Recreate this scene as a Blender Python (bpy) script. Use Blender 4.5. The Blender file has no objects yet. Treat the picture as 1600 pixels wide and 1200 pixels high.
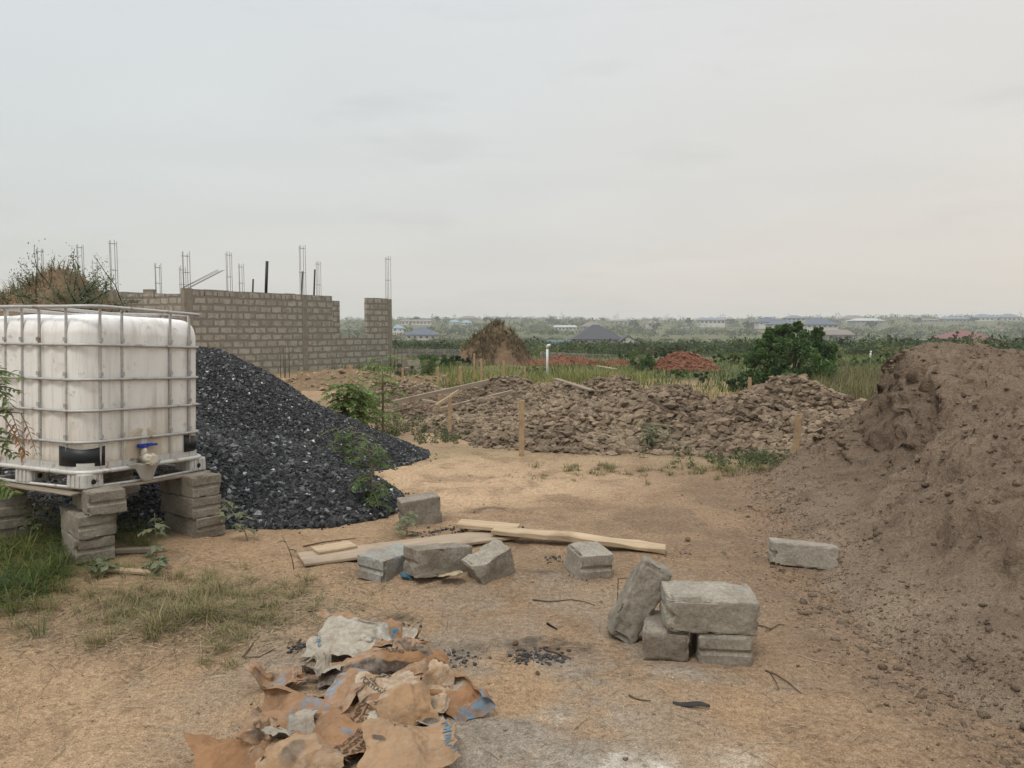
import bpy, bmesh, math, random
import numpy as np
R = math.radians
scn = bpy.context.scene
COL = scn.collection
random.seed(7); rng = np.random.default_rng(11)

# ------------------------------------------------------------------ camera
HC, PITCH, FPX = 1.55, R(4.05), 1200.0
cam = bpy.data.objects.new("camera", bpy.data.cameras.new("camera")); COL.objects.link(cam)
cam.location = (0, 0, HC); cam.rotation_euler = (R(90) - PITCH, 0, 0)
cam.data.sensor_width = 36; cam.data.lens = 36 * FPX / 1600; cam.data.clip_end = 6000; cam.data.clip_start = .05
scn.camera = cam
# ------------------------------------------------------------------ world
SUN_EL, SUN_AZ, GLOW_AZ = R(60), R(-150), R(62)          # azimuth clockwise from +Y (the view direction)
w = bpy.data.worlds.new("World"); scn.world = w; w.use_nodes = True
nt = w.node_tree; nt.nodes.clear(); N = nt.nodes.new; L = nt.links.new
def wn(t, **k):
    n = N(t)
    for a, b in k.items(): setattr(n, a, b)
    return n
sky = wn('ShaderNodeTexSky', sky_type='NISHITA', sun_disc=False, sun_elevation=SUN_EL, sun_rotation=SUN_AZ, dust_density=4.0)
b1 = wn('ShaderNodeBackground'); b1.inputs[1].default_value = .09; L(sky.outputs[0], b1.inputs[0])
tc = wn('ShaderNodeTexCoord'); sep = wn('ShaderNodeSeparateXYZ'); L(tc.outputs['Generated'], sep.inputs[0])
ramp = wn('ShaderNodeValToRGB'); L(sep.outputs['Z'], ramp.inputs[0])
e = ramp.color_ramp.elements
e[0].position = 0; e[0].color = (.70, .655, .595, 1)
e[1].position = 1; e[1].color = (1.6, 1.62, 1.66, 1)
for p, c in ((.07, (.73, .70, .65, 1)), (.17, (.72, .72, .695, 1)), (.28, (.735, .75, .74, 1)), (.40, (.75, .77, .78, 1)), (.6, (1.15, 1.2, 1.24, 1))):
    q = e.new(p); q.color = c
# overcast layer: soft streaky clouds
dv = wn('ShaderNodeVectorMath', operation='DIVIDE')
mz = wn('ShaderNodeMath', operation='ADD'); mz.inputs[1].default_value = .16; L(sep.outputs['Z'], mz.inputs[0])
cmb = wn('ShaderNodeCombineXYZ')
for i in range(3): L(mz.outputs[0], cmb.inputs[i])
L(tc.outputs['Generated'], dv.inputs[0]); L(cmb.outputs[0], dv.inputs[1])
mp = wn('ShaderNodeMapping'); mp.inputs['Scale'].default_value = (.55, .95, .0); L(dv.outputs[0], mp.inputs[0])
nz = wn('ShaderNodeTexNoise'); nz.inputs['Scale'].default_value = 1.5; nz.inputs['Detail'].default_value = 6; nz.inputs['Roughness'].default_value = .5; nz.inputs['Distortion'].default_value = .6
L(mp.outputs[0], nz.inputs['Vector'])
mr = wn('ShaderNodeMapRange'); mr.inputs[1].default_value = .3; mr.inputs[2].default_value = .7; mr.inputs[3].default_value = .97; mr.inputs[4].default_value = 1.03
L(nz.outputs[0], mr.inputs[0])
mul = wn('ShaderNodeVectorMath', operation='SCALE'); L(ramp.outputs[0], mul.inputs[0]); L(mr.outputs[0], mul.inputs['Scale'])
# few darker wisps
mp2 = wn('ShaderNodeMapping'); mp2.inputs['Scale'].default_value = (2.2, .6, 9.0); L(tc.outputs['Generated'], mp2.inputs[0])
nz2 = wn('ShaderNodeTexNoise'); nz2.inputs['Scale'].default_value = 1.7; nz2.inputs['Detail'].default_value = 7; nz2.inputs['Roughness'].default_value = .55; L(mp2.outputs[0], nz2.inputs['Vector'])
mr2 = wn('ShaderNodeMapRange'); mr2.inputs[1].default_value = .56; mr2.inputs[2].default_value = .74; mr2.inputs[3].default_value = 1.0; mr2.inputs[4].default_value = .92; L(nz2.outputs[0], mr2.inputs[0])
mul2 = wn('ShaderNodeVectorMath', operation='SCALE'); L(mul.outputs[0], mul2.inputs[0]); L(mr2.outputs[0], mul2.inputs['Scale'])
# warm glow toward the right horizon
dt = wn('ShaderNodeVectorMath', operation='DOT_PRODUCT'); L(tc.outputs['Generated'], dt.inputs[0]); dt.inputs[1].default_value = (math.sin(GLOW_AZ), math.cos(GLOW_AZ), .1)
mr3 = wn('ShaderNodeMapRange'); mr3.inputs[1].default_value = .5; mr3.inputs[2].default_value = 1.05; mr3.inputs[3].default_value = 0; mr3.inputs[4].default_value = 1; L(dt.outputs['Value'], mr3.inputs[0])
mx = wn('ShaderNodeMix', data_type='RGBA', blend_type='MULTIPLY'); L(mr3.outputs[0], mx.inputs[0]); L(mul2.outputs[0], mx.inputs[6]); mx.inputs[7].default_value = (1.07, 1.0, .945, 1)
mr4 = wn('ShaderNodeMapRange'); mr4.inputs[1].default_value = .55; mr4.inputs[2].default_value = -.15; L(dt.outputs['Value'], mr4.inputs[0])
mx2 = wn('ShaderNodeMix', data_type='RGBA', blend_type='MULTIPLY'); L(mr4.outputs[0], mx2.inputs[0]); L(mx.outputs[2], mx2.inputs[6]); mx2.inputs[7].default_value = (.945, .99, 1.01, 1)
b2 = wn('ShaderNodeBackground'); b2.inputs[1].default_value = 1.025; L(mx2.outputs[2], b2.inputs[0])
ms = wn('ShaderNodeMixShader'); ms.inputs[0].default_value = .93; L(b1.outputs[0], ms.inputs[1]); L(b2.outputs[0], ms.inputs[2])
wo = wn('ShaderNodeOutputWorld'); L(ms.outputs[0], wo.inputs[0])
# ------------------------------------------------------------------ sun
sd = bpy.data.lights.new("sun", 'SUN'); sd.energy = 1.5; sd.angle = R(14); sd.color = (1, .93, .84)
so = bpy.data.objects.new("sun", sd); COL.objects.link(so); so.location = (0, 0, 60)
so.rotation_euler = (R(90) - SUN_EL, 0, R(180) - SUN_AZ)
# ------------------------------------------------------------------ colour management, render
scn.view_settings.view_transform = 'Standard'; scn.view_settings.look = 'None'
scn.view_settings.exposure = 0.0; scn.view_settings.gamma = 1
scn.render.engine = 'CYCLES'
scn.cycles.max_bounces = 6; scn.cycles.diffuse_bounces = 3; scn.cycles.transparent_max_bounces = 6
scn.cycles.volume_bounces = 1; scn.cycles.use_denoising = True
scn.cycles.caustics_reflective = False; scn.cycles.caustics_refractive = False

# ================================================================== helpers
def ray(u, v):
    a, b = (u - 800) / FPX, (600 - v) / FPX
    cp, sp = math.cos(PITCH), math.sin(PITCH)
    return np.array([a, cp + b * sp, -sp + b * cp])
def PD(u, v, Y):
    d = ray(u, v); return np.array([0, 0, HC]) + d * (Y / d[1])

def _h(ix, iy, iz, seed):
    h = (ix.astype(np.uint32) * np.uint32(374761393) + iy.astype(np.uint32) * np.uint32(668265263)
         + iz.astype(np.uint32) * np.uint32(2246822519) + np.uint32(seed * 3266489 + 17))
    h = (h ^ (h >> np.uint32(13))) * np.uint32(1274126177)
    h = (h ^ (h >> np.uint32(15))) * np.uint32(2654435761)
    return ((h ^ (h >> np.uint32(16))) & np.uint32(0xffffff)).astype(np.float64) / 0xffffff
def noise(p, seed=0):
    p = np.asarray(p, float); i = np.floor(p).astype(np.int64); f = p - i; u = f * f * f * (f * (f * 6 - 15) + 10)
    o = 0
    for dx in (0, 1):
        wx = u[..., 0] if dx else 1 - u[..., 0]
        for dy in (0, 1):
            wy = u[..., 1] if dy else 1 - u[..., 1]
            for dz in (0, 1):
                wz = u[..., 2] if dz else 1 - u[..., 2]
                o = o + wx * wy * wz * _h(i[..., 0] + dx, i[..., 1] + dy, i[..., 2] + dz, seed)
    return o * 2 - 1
def fbm(p, oct=4, seed=0, gain=.5):
    p = np.asarray(p, float); a, s, o = 1., 0., 0
    for k in range(oct):
        o = o + a * noise(p * 2 ** k + 13.7 * k, seed + k); s += a; a *= gain
    return o / s
def f2(x, y, sc, oct=4, seed=0, gain=.5):
    x = np.asarray(x, float); y = np.asarray(y, float)
    return fbm(np.stack([x * sc, y * sc, np.zeros_like(x) + .37], -1), oct, seed, gain)
def sst(a, b, x):
    t = np.clip((x - a) / (b - a), 0, 1); return t * t * (3 - 2 * t)

def terrain0(x, y):
    x = np.asarray(x, float); y = np.asarray(y, float)
    z = np.interp(y, [-60, 42, 70, 100, 150, 200, 320, 450, 560, 700, 820, 1000, 1500], [0, 0, -.7, -1.5, -2.7, -3.5, -3.1, .3, 4.8, 10.2, 10.8, 6, -8])
    z = z + f2(x, y, 1 / 130, 3, 5) * 3.0 * sst(170, 420, y) + f2(x, y, 1 / 30, 2, 9) * .35 * sst(50, 120, y)
    z = z + 1.0 * sst(200, 420, x) * sst(300, 500, y)
    return z
def terrain(x, y):
    x = np.asarray(x, float); y = np.asarray(y, float)
    z = terrain0(x, y)
    near = 1 - sst(18, 40, y)
    z = z + near * (f2(x, y, .7, 3, 21) * .035 + f2(x, y, 4.5, 3, 22) * .022 + np.abs(f2(x, y, 13, 2, 23)) * .013)
    z = z + .09 * np.exp(-((x + 2.75) ** 2 + (y - 5.1) ** 2) / 1.1)
    z = z + .05 * np.exp(-((x + .2) ** 2 / .5 + (y - 4.75) ** 2 / .06))
    return z
def tz(x, y): return float(terrain(np.array([x]), np.array([y]))[0])
def G(u, v, base=0.0):
    d = ray(u, v); s = 1.5
    prev = s
    while s < 1400:
        p = np.array([0, 0, HC]) + d * s
        if p[2] < tz(p[0], p[1]) + base:
            a, b = prev, s
            for _ in range(24):
                m = (a + b) / 2; p = np.array([0, 0, HC]) + d * m
                if p[2] < tz(p[0], p[1]) + base: b = m
                else: a = m
            return p
        prev = s; s *= 1.02
    return np.array([0, 0, HC]) + d * 600

class MB:
    """collects vertex/face arrays and links them as ONE mesh object"""
    def __init__(s): s.V = []; s.F = []; s.n = 0; s.C = []
    def add(s, V, F, c=None):
        V = np.asarray(V, float).reshape(-1, 3)
        for f in (F if isinstance(F, list) else [F]):
            f = np.asarray(f, int)
            if f.size: s.F.append(f + s.n)
        s.V.append(V); s.n += len(V)
        if c is None: c = np.zeros((len(V), 4)) + [1, 1, 1, 1]
        c = np.asarray(c, float)
        if c.ndim == 1: c = np.tile(c, (len(V), 1))
        s.C.append(c); return s
    def build(s, name, mat, parent=None, smooth=False, col=False):
        V = np.concatenate(s.V); me = bpy.data.meshes.new(name)
        me.vertices.add(len(V)); me.vertices.foreach_set('co', V.ravel())
        tot = sum(f.size for f in s.F); nf = sum(len(f) for f in s.F)
        me.loops.add(tot); me.polygons.add(nf)
        me.loops.foreach_set('vertex_index', np.concatenate([f.ravel() for f in s.F]).astype(np.int32))
        ls = np.concatenate([np.full(len(f), f.shape[1]) for f in s.F]); st = np.concatenate([[0], np.cumsum(ls)[:-1]])
        me.polygons.foreach_set('loop_start', st.astype(np.int32))
        me.polygons.foreach_set('use_smooth', np.full(nf, smooth))
        me.update(calc_edges=True); me.validate()
        if col:
            C = np.concatenate(s.C); at = me.color_attributes.new('tint', 'FLOAT_COLOR', 'POINT')
            at.data.foreach_set('color', C.astype(np.float32).ravel())
        me.materials.append(mat)
        o = bpy.data.objects.new(name, me); COL.objects.link(o)
        if parent: o.parent = parent
        return o
def tag(o, label=None, cat=None, group=None, kind=None):
    if label: o['label'] = label
    if cat: o['category'] = cat
    if group: o['group'] = group
    if kind: o['kind'] = kind
    return o
def empty(name, loc, rz=0, label=None, cat=None, group=None):
    o = bpy.data.objects.new(name, None); COL.objects.link(o); o.location = loc; o.rotation_euler = (0, 0, rz); o.empty_display_size = .1
    return tag(o, label, cat, group)

def grid_faces(nx, ny):
    i = np.arange(nx - 1)[:, None] * ny + np.arange(ny - 1)[None, :]
    return np.stack([i, i + ny, i + ny + 1, i + 1], -1).reshape(-1, 4)
def box(c, s, rz=0):
    x, y, z = np.array(s) / 2
    V = np.array([[-x, -y, -z], [x, -y, -z], [x, y, -z], [-x, y, -z], [-x, -y, z], [x, -y, z], [x, y, z], [-x, y, z]])
    if rz:
        ca, sa = math.cos(rz), math.sin(rz); V = V @ np.array([[ca, sa, 0], [-sa, ca, 0], [0, 0, 1]])
    return V + np.array(c), np.array([[0, 3, 2, 1], [4, 5, 6, 7], [0, 1, 5, 4], [1, 2, 6, 5], [2, 3, 7, 6], [3, 0, 4, 7]])
def tube(P, r, n=8, cap=True):
    P = np.asarray(P, float); m = len(P); r = np.broadcast_to(np.asarray(r, float), (m,))
    T = np.gradient(P, axis=0); T /= np.linalg.norm(T, axis=1)[:, None] + 1e-9
    ref = np.array([0, 0, 1.]) if abs(T[0][2]) < .9 else np.array([1., 0, 0])
    V = []
    a = np.linspace(0, 2 * np.pi, n, endpoint=False)
    for k in range(m):
        A = np.cross(T[k], ref); A /= np.linalg.norm(A) + 1e-9; B = np.cross(T[k], A)
        ref = np.cross(A, T[k]) if abs(np.dot(T[k], ref)) > .95 else ref
        V.append(P[k] + r[k] * (np.cos(a)[:, None] * A + np.sin(a)[:, None] * B))
    V = np.concatenate(V)
    F = []
    for k in range(m - 1):
        for j in range(n):
            F.append([k * n + j, k * n + (j + 1) % n, (k + 1) * n + (j + 1) % n, (k + 1) * n + j])
    F = [np.array(F)]
    if cap: F += [np.array([list(range(n))[::-1]]), np.array([[(m - 1) * n + j for j in range(n)]])]
    return V, F
def rotz(V, a):
    ca, sa = math.cos(a), math.sin(a); return np.asarray(V) @ np.array([[ca, sa, 0], [-sa, ca, 0], [0, 0, 1]])
def rot_any(n, g):
    q = g.normal(size=(n, 4)); q /= np.linalg.norm(q, axis=1)[:, None]; w_, x, y, z = q.T
    return np.stack([np.stack([1 - 2 * (y * y + z * z), 2 * (x * y - z * w_), 2 * (x * z + y * w_)], -1),
                     np.stack([2 * (x * y + z * w_), 1 - 2 * (x * x + z * z), 2 * (y * z - x * w_)], -1),
                     np.stack([2 * (x * z - y * w_), 2 * (y * z + x * w_), 1 - 2 * (x * x + y * y)], -1)], -2)
phi = (1 + 5 ** .5) / 2
ICO = np.array([[-1, phi, 0], [1, phi, 0], [-1, -phi, 0], [1, -phi, 0], [0, -1, phi], [0, 1, phi], [0, -1, -phi], [0, 1, -phi], [phi, 0, -1], [phi, 0, 1], [-phi, 0, -1], [-phi, 0, 1]]) / math.hypot(1, phi)
ICF = np.array([[0, 11, 5], [0, 5, 1], [0, 1, 7], [0, 7, 10], [0, 10, 11], [1, 5, 9], [5, 11, 4], [11, 10, 2], [10, 7, 6], [7, 1, 8], [3, 9, 4], [3, 4, 2], [3, 2, 6], [3, 6, 8], [3, 8, 9], [4, 9, 5], [2, 4, 11], [6, 2, 10], [8, 6, 7], [9, 8, 1]])
OCT = np.array([[1, 0, 0], [-1, 0, 0], [0, 1, 0], [0, -1, 0], [0, 0, 1], [0, 0, -1.]])
OCF = np.array([[0, 2, 4], [2, 1, 4], [1, 3, 4], [3, 0, 4], [2, 0, 5], [1, 2, 5], [3, 1, 5], [0, 3, 5]])
def rocks(P, s, g, lo=False, flat=.75, jit=.28, tint=(.75, 1.2)):
    B, Fb = (OCT, OCF) if lo else (ICO, ICF)
    n = len(P); k = len(B)
    V = B[None] * (1 + g.uniform(-jit, jit, (n, k, 1))) * g.uniform(.6, 1.25, (n, 1, 3)) * np.asarray(s).reshape(-1, 1, 1)
    V = np.einsum('nij,nkj->nki', rot_any(n, g), V); V[..., 2] *= flat
    V += np.asarray(P)[:, None, :]
    F = Fb[None] + (np.arange(n) * k)[:, None, None]
    t = g.uniform(tint[0], tint[1], (n, 1, 1)) * np.ones((n, k, 4)); t[..., 3] = 1
    return V.reshape(-1, 3), F.reshape(-1, 3), t.reshape(-1, 4)
def leafcards(P, s, g, asp=.5, up=0.3, tint=None):
    """diamond leaves at points P with size s"""
    n = len(P); D = g.normal(size=(n, 3)); D[:, 2] += up; D /= np.linalg.norm(D, axis=1)[:, None]
    A = g.normal(size=(n, 3)); A -= (A * D).sum(1)[:, None] * D; A /= np.linalg.norm(A, axis=1)[:, None]
    s = np.broadcast_to(np.asarray(s, float), (n,))[:, None]
    Nn = np.cross(D, A)
    V = np.stack([P - D * s * .5, P + A * s * asp * .5 + Nn * s * .06, P + D * s * .5 + Nn * s * -.05, P - A * s * asp * .5 + Nn * s * .06], 1)
    F = (np.arange(n) * 4)[:, None] + np.arange(4)[None]
    if tint is None: tint = g.uniform(.7, 1.25, n)
    c = np.repeat(np.stack([tint, tint, tint, np.ones(n)], -1), 4, 0)
    return V.reshape(-1, 3), F, c
def blades(P, h, wd, lean, g, tint=None, dirn=None):
    n = len(P); h = np.broadcast_to(np.asarray(h, float), (n,)); wd = np.broadcast_to(np.asarray(wd, float), (n,))
    az = g.uniform(0, 2 * np.pi, n) if dirn is None else dirn
    dx = np.stack([np.cos(az), np.sin(az), 0 * az], -1); sx = np.stack([-np.sin(az), np.cos(az), 0 * az], -1)
    ln = np.abs(g.normal(0, 1, n)) * lean + lean * .3
    z = np.array([0, 0, 1.])
    def pt(t): return P + dx * (h * ln * t ** 1.8)[:, None] + z * (h * t * (1 - .38 * np.clip(ln, 0, 1.6) * t))[:, None]
    rows = []
    for t, k in ((0, 1.), (.4, .9), (.75, .6)):
        c = pt(t); rows += [c - sx * (wd * k * .5)[:, None], c + sx * (wd * k * .5)[:, None]]
    rows.append(pt(1.0))
    V = np.stack(rows, 1)
    b = (np.arange(n) * 7)[:, None]
    Q = np.concatenate([b + np.array([[0, 1, 3, 2]]), b + np.array([[2, 3, 5, 4]])]); T = b + np.array([[4, 5, 6]])
    if tint is None: tint = g.uniform(.65, 1.3, n)
    c = np.repeat(np.stack([tint, tint, tint, np.ones(n)], -1) if np.ndim(tint) == 1 else tint, 7, 0)
    return V.reshape(-1, 3), [Q, T], c

# ================================================================== materials
def lin(r, g, b):
    f = lambda c: (c / 255 / 12.92) if c / 255 <= .04045 else ((c / 255 + .055) / 1.055) ** 2.4
    return (f(r), f(g), f(b), 1)
class NM:
    def __init__(s, name, rough=.9, spec=.25):
        s.m = bpy.data.materials.new(name); s.m.use_nodes = True; s.t = s.m.node_tree
        s.p = s.t.nodes['Principled BSDF']; s.p.inputs['Roughness'].default_value = rough; s.p.inputs['Specular IOR Level'].default_value = spec
        s.out = s.t.nodes['Material Output']
        s.tc = s.n('ShaderNodeTexCoord')
    def n(s, t, **k):
        q = s.t.nodes.new(t)
        for a, b in k.items(): setattr(q, a, b)
        return q
    def l(s, a, b): s.t.links.new(a, b)
    def noise(s, scale, detail=4, rough=.55, vec=None, dist=0):
        q = s.n('ShaderNodeTexNoise'); q.inputs['Scale'].default_value = scale; q.inputs['Detail'].default_value = detail; q.inputs['Roughness'].default_value = rough; q.inputs['Distortion'].default_value = dist
        s.l(vec or s.tc.outputs['Object'], q.inputs['Vector']); return q.outputs[0]
    def rng(s, x, a, b, c=0., d=1.):
        q = s.n('ShaderNodeMapRange'); s.l(x, q.inputs[0])
        for i, v in enumerate((a, b, c, d)): q.inputs[i + 1].default_value = v
        return q.outputs[0]
    def math(s, op, a, b):
        q = s.n('ShaderNodeMath', operation=op)
        for i, v in enumerate((a, b)):
            if isinstance(v, (int, float)): q.inputs[i].default_value = v
            else: s.l(v, q.inputs[i])
        return q.outputs[0]
    def mix(s, f, a, b, mode='MIX'):
        q = s.n('ShaderNodeMix', data_type='RGBA', blend_type=mode)
        for i, v in ((0, f), (6, a), (7, b)):
            if isinstance(v, (int, float)): q.inputs[i].default_value = v
            elif isinstance(v, tuple): q.inputs[i].default_value = v
            else: s.l(v, q.inputs[i])
        return q.outputs[2]
    def attr(s, name='tint'):
        q = s.n('ShaderNodeAttribute', attribute_name=name); return q.outputs['Color']
    def sepc(s, c):
        q = s.n('ShaderNodeSeparateColor'); s.l(c, q.inputs[0]); return q.outputs
    def color(s, c):
        if isinstance(c, tuple): s.p.inputs['Base Color'].default_value = c
        else: s.l(c, s.p.inputs['Base Color'])
        return s
    def bump(s, h, strength=.5, dist=.01):
        q = s.n('ShaderNodeBump'); q.inputs['Strength'].default_value = strength; q.inputs['Distance'].default_value = dist
        s.l(h, q.inputs['Height']); s.l(q.outputs[0], s.p.inputs['Normal']); return s
    def translucent(s, c, f=.35):
        t = s.n('ShaderNodeBsdfTranslucent'); s.l(c, t.inputs[0]) if not isinstance(c, tuple) else None
        if isinstance(c, tuple): t.inputs[0].default_value = c
        m = s.n('ShaderNodeMixShader'); m.inputs[0].default_value = f
        s.l(s.p.outputs[0], m.inputs[1]); s.l(t.outputs[0], m.inputs[2]); s.l(m.outputs[0], s.out.inputs[0]); return s
def simple(name, c1, c2=None, scale=8, rough=.85, bump=.3, bscale=None, bdist=.01, tint=False, spec=.25, metal=0):
    k = NM(name, rough, spec); c2 = c2 or c1
    c = k.mix(k.rng(k.noise(scale, 6, .6), .3, .7), c1, c2)
    if tint: c = k.mix(1., c, k.attr(), 'MULTIPLY')
    k.color(c); k.p.inputs['Metallic'].default_value = metal
    if bump: k.bump(k.noise(bscale or scale * 5, 6, .65), bump, bdist)
    return k.m
def foliage(name, c1, c2, rough=.55, tr=.35):
    k = NM(name, rough, .3); c = k.mix(k.rng(k.noise(1.3, 3), .3, .7), c1, c2); c = k.mix(1., c, k.attr(), 'MULTIPLY'); k.color(c); k.translucent(c, tr); return k.m

def ground_mat():
    k = NM('soil', .95, .1)
    s = k.sepc(k.attr('soil')); q = k.n('ShaderNodeAttribute', attribute_name='soil'); al = q.outputs['Alpha']
    s2 = k.sepc(k.attr('soil2'))
    n0 = k.noise(.9, 5, .6); n1 = k.noise(5, 6, .65); n2 = k.noise(38, 5, .7); n3 = k.noise(150, 3, .7)
    sand = k.mix(k.rng(n1, .3, .7), (.41, .277, .165, 1), (.315, .208, .122, 1))
    sand = k.mix(k.rng(n0, .35, .65), sand, (.37, .255, .155, 1))
    pale = k.mix(k.rng(n1, .3, .7), (.56, .40, .255, 1), (.47, .325, .20, 1))
    brown = k.mix(k.rng(n1, .3, .7), (.20, .140, .094, 1), (.27, .188, .124, 1))
    c = k.mix(s[0], sand, pale); c = k.mix(s[1], c, brown)
    nb = k.noise(1.7, 7, .68, dist=.6); c = k.mix(k.rng(nb, .50, .60, 0, .55), c, k.mix(k.rng(n2, .3, .7), (.175, .115, .070, 1), (.26, .178, .112, 1)))
    nb2 = k.noise(2.6, 6, .65); c = k.mix(k.rng(nb2, .58, .72, 0, .4), c, (.36, .29, .215, 1))
    grass = k.mix(k.rng(n1, .3, .7), (.060, .085, .034, 1), (.115, .122, .052, 1))
    c = k.mix(s2[1], c, grass)
    ash = k.mix(k.rng(n1, .35, .7), (.24, .20, .155, 1), (.34, .29, .23, 1)); c = k.mix(s[2], c, ash)
    white = k.mix(k.rng(n1, .35, .65), (.66, .62, .54, 1), (.52, .47, .39, 1)); c = k.mix(k.math('MULTIPLY', al, k.rng(n2, .22, .46)), c, white)
    char = k.math('MULTIPLY', k.math('MULTIPLY', s2[0], .72), k.rng(n1, .36, .56)); c = k.mix(char, c, (.045, .04, .036, 1))
    # grains and organic specks
    c = k.mix(1., c, k.mix(k.rng(n2, .25, .75), (.58, .55, .52, 1), (1.34, 1.35, 1.36, 1)), 'MULTIPLY')
    c = k.mix(1., c, k.mix(k.rng(n3, .3, .7), (.55, .53, .51, 1), (1.42, 1.44, 1.46, 1)), 'MULTIPLY')
    mpn = k.n('ShaderNodeMapping'); mpn.inputs['Scale'].default_value = (1, 1.25, 1); k.l(k.tc.outputs['Object'], mpn.inputs[0])
    spk = k.noise(26, 4, .75, mpn.outputs[0], .8)
    c = k.mix(k.rng(spk, .585, .66, 0, .62), c, (.085, .058, .036, 1))
    spk2 = k.noise(70, 2, .6, mpn.outputs[0]); c = k.mix(k.rng(spk2, .74, .78, 0, .6), c, (.55, .48, .38, 1))
    k.color(c)
    h = k.math('ADD', k.math('MULTIPLY', n1, 1.2), k.math('ADD', k.math('MULTIPLY', n2, .55), k.math('MULTIPLY', n3, .22)))
    k.bump(h, .85, .035); return k.m
def earth(name, dark, light, dry, tint=True, sc=1., crev=0.):
    k = NM(name, .97, .08)
    n0 = k.noise(.8 * sc, 5, .6); n1 = k.noise(6 * sc, 6, .65); n2 = k.noise(45 * sc, 5, .7); n3 = k.noise(160 * sc, 3, .7)
    c = k.mix(k.rng(n1, .3, .7), dark, light); c = k.mix(k.rng(n0, .45, .65, 0, .8), c, dry)
    c = k.mix(1., c, k.mix(k.rng(n2, .25, .75), (.68, .66, .64, 1), (1.25, 1.25, 1.25, 1)), 'MULTIPLY')
    c = k.mix(1., c, k.mix(k.rng(n3, .3, .7), (.6, .6, .6, 1), (1.38, 1.38, 1.38, 1)), 'MULTIPLY')
    if crev:
        mpn = k.n('ShaderNodeMapping'); mpn.inputs['Scale'].default_value = (1, 1.5, 2.2); k.l(k.tc.outputs['Object'], mpn.inputs[0])
        c = k.mix(k.rng(k.noise(15, 5, .75, mpn.outputs[0], 1.0), .585, .65, 0, crev), c, (.045, .030, .021, 1)); c = k.mix(k.rng(k.noise(2.2, 4, .6), .55, .68, 0, .55), c, (dark[0] * .72, dark[1] * .72, dark[2] * .72, 1))
    if tint: c = k.mix(1., c, k.attr(), 'MULTIPLY')
    k.color(c); h = k.math('ADD', k.math('MULTIPLY', n1, 1.5), k.math('ADD', k.math('MULTIPLY', n2, .7), k.math('MULTIPLY', n3, .25))); k.bump(h, 1.0, .06 if crev else .035); return k.m
def concrete(name, c1, c2, dirt):
    k = NM(name, .93, .15); oi = k.n('ShaderNodeObjectInfo')
    va = k.n('ShaderNodeVectorMath', operation='ADD'); k.l(k.tc.outputs['Object'], va.inputs[0]); k.l(oi.outputs['Location'], va.inputs[1]); v = va.outputs[0]
    n1 = k.noise(7, 6, .65, v); n2 = k.noise(60, 5, .7, v); n3 = k.noise(190, 3, .7, v)
    c = k.mix(k.rng(n1, .32, .68), c1, c2); c = k.mix(k.rng(k.noise(4, 5, .6, v), .52, .68, 0, .75), c, dirt)
    c = k.mix(1., c, k.mix(k.rng(n2, .28, .72), (.66, .65, .64, 1), (1.25, 1.25, 1.25, 1)), 'MULTIPLY')
    c = k.mix(k.rng(n3, .66, .72, 0, .7), c, (.05, .045, .04, 1))
    k.color(c); k.bump(k.math('ADD', k.math('MULTIPLY', n1, .6), k.math('ADD', k.math('MULTIPLY', n2, .6), k.math('MULTIPLY', n3, .4))), .9, .012); return k.m
def blockwork(name, c1, c2, mortar):
    k = NM(name, .93, .15)
    s = k.n('ShaderNodeSeparateXYZ'); k.l(k.tc.outputs['Object'], s.inputs[0])
    cb = k.n('ShaderNodeCombineXYZ'); k.l(k.math('ADD', s.outputs[0], s.outputs[1]), cb.inputs[0]); k.l(s.outputs[2], cb.inputs[1])
    wv = k.n('ShaderNodeTexNoise'); wv.inputs['Scale'].default_value = 4.5; wv.inputs['Detail'].default_value = 3; k.l(k.tc.outputs['Object'], wv.inputs['Vector'])
    sc = k.n('ShaderNodeVectorMath', operation='MULTIPLY_ADD'); k.l(wv.outputs['Color'], sc.inputs[0]); sc.inputs[1].default_value = (.14, .10, 0); k.l(cb.outputs[0], sc.inputs[2])
    b = k.n('ShaderNodeTexBrick'); k.l(sc.outputs[0], b.inputs['Vector']); b.inputs['Scale'].default_value = 1
    b.inputs['Brick Width'].default_value = .475; b.inputs['Row Height'].default_value = .2425; b.inputs['Mortar Size'].default_value = .042; b.inputs['Mortar Smooth'].default_value = .25
    b.inputs['Color1'].default_value = c1; b.inputs['Color2'].default_value = c2; b.inputs['Mortar'].default_value = mortar; b.inputs['Bias'].default_value = 0
    n1 = k.noise(3, 5, .6); n2 = k.noise(30, 4, .7)
    c = k.mix(k.rng(n1, .47, .60, 0, .75), b.outputs[0], mortar)
    c = k.mix(1., c, k.mix(k.rng(n2, .28, .72), (.75, .74, .73, 1), (1.2, 1.2, 1.2, 1)), 'MULTIPLY')
    k.color(c); k.bump(k.math('ADD', k.math('MULTIPLY', b.outputs['Fac'], -.6), k.math('MULTIPLY', n2, .5)), .8, .03); return k.m
def wood(name, c1, c2, ax=0):
    k = NM(name, .8, .2); mp = k.n('ShaderNodeMapping'); sc = [14, 14, 14]; sc[ax] = .9; mp.inputs['Scale'].default_value = sc; k.l(k.tc.outputs['Object'], mp.inputs[0])
    g = k.noise(2.2, 6, .65, mp.outputs[0], .5); c = k.mix(k.rng(g, .3, .7), c1, c2)
    c = k.mix(k.rng(k.noise(3, 4), .55, .7, 0, .6), c, (c2[0] * .55, c2[1] * .52, c2[2] * .5, 1)); k.color(c); k.bump(g, .35, .006); return k.m
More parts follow.
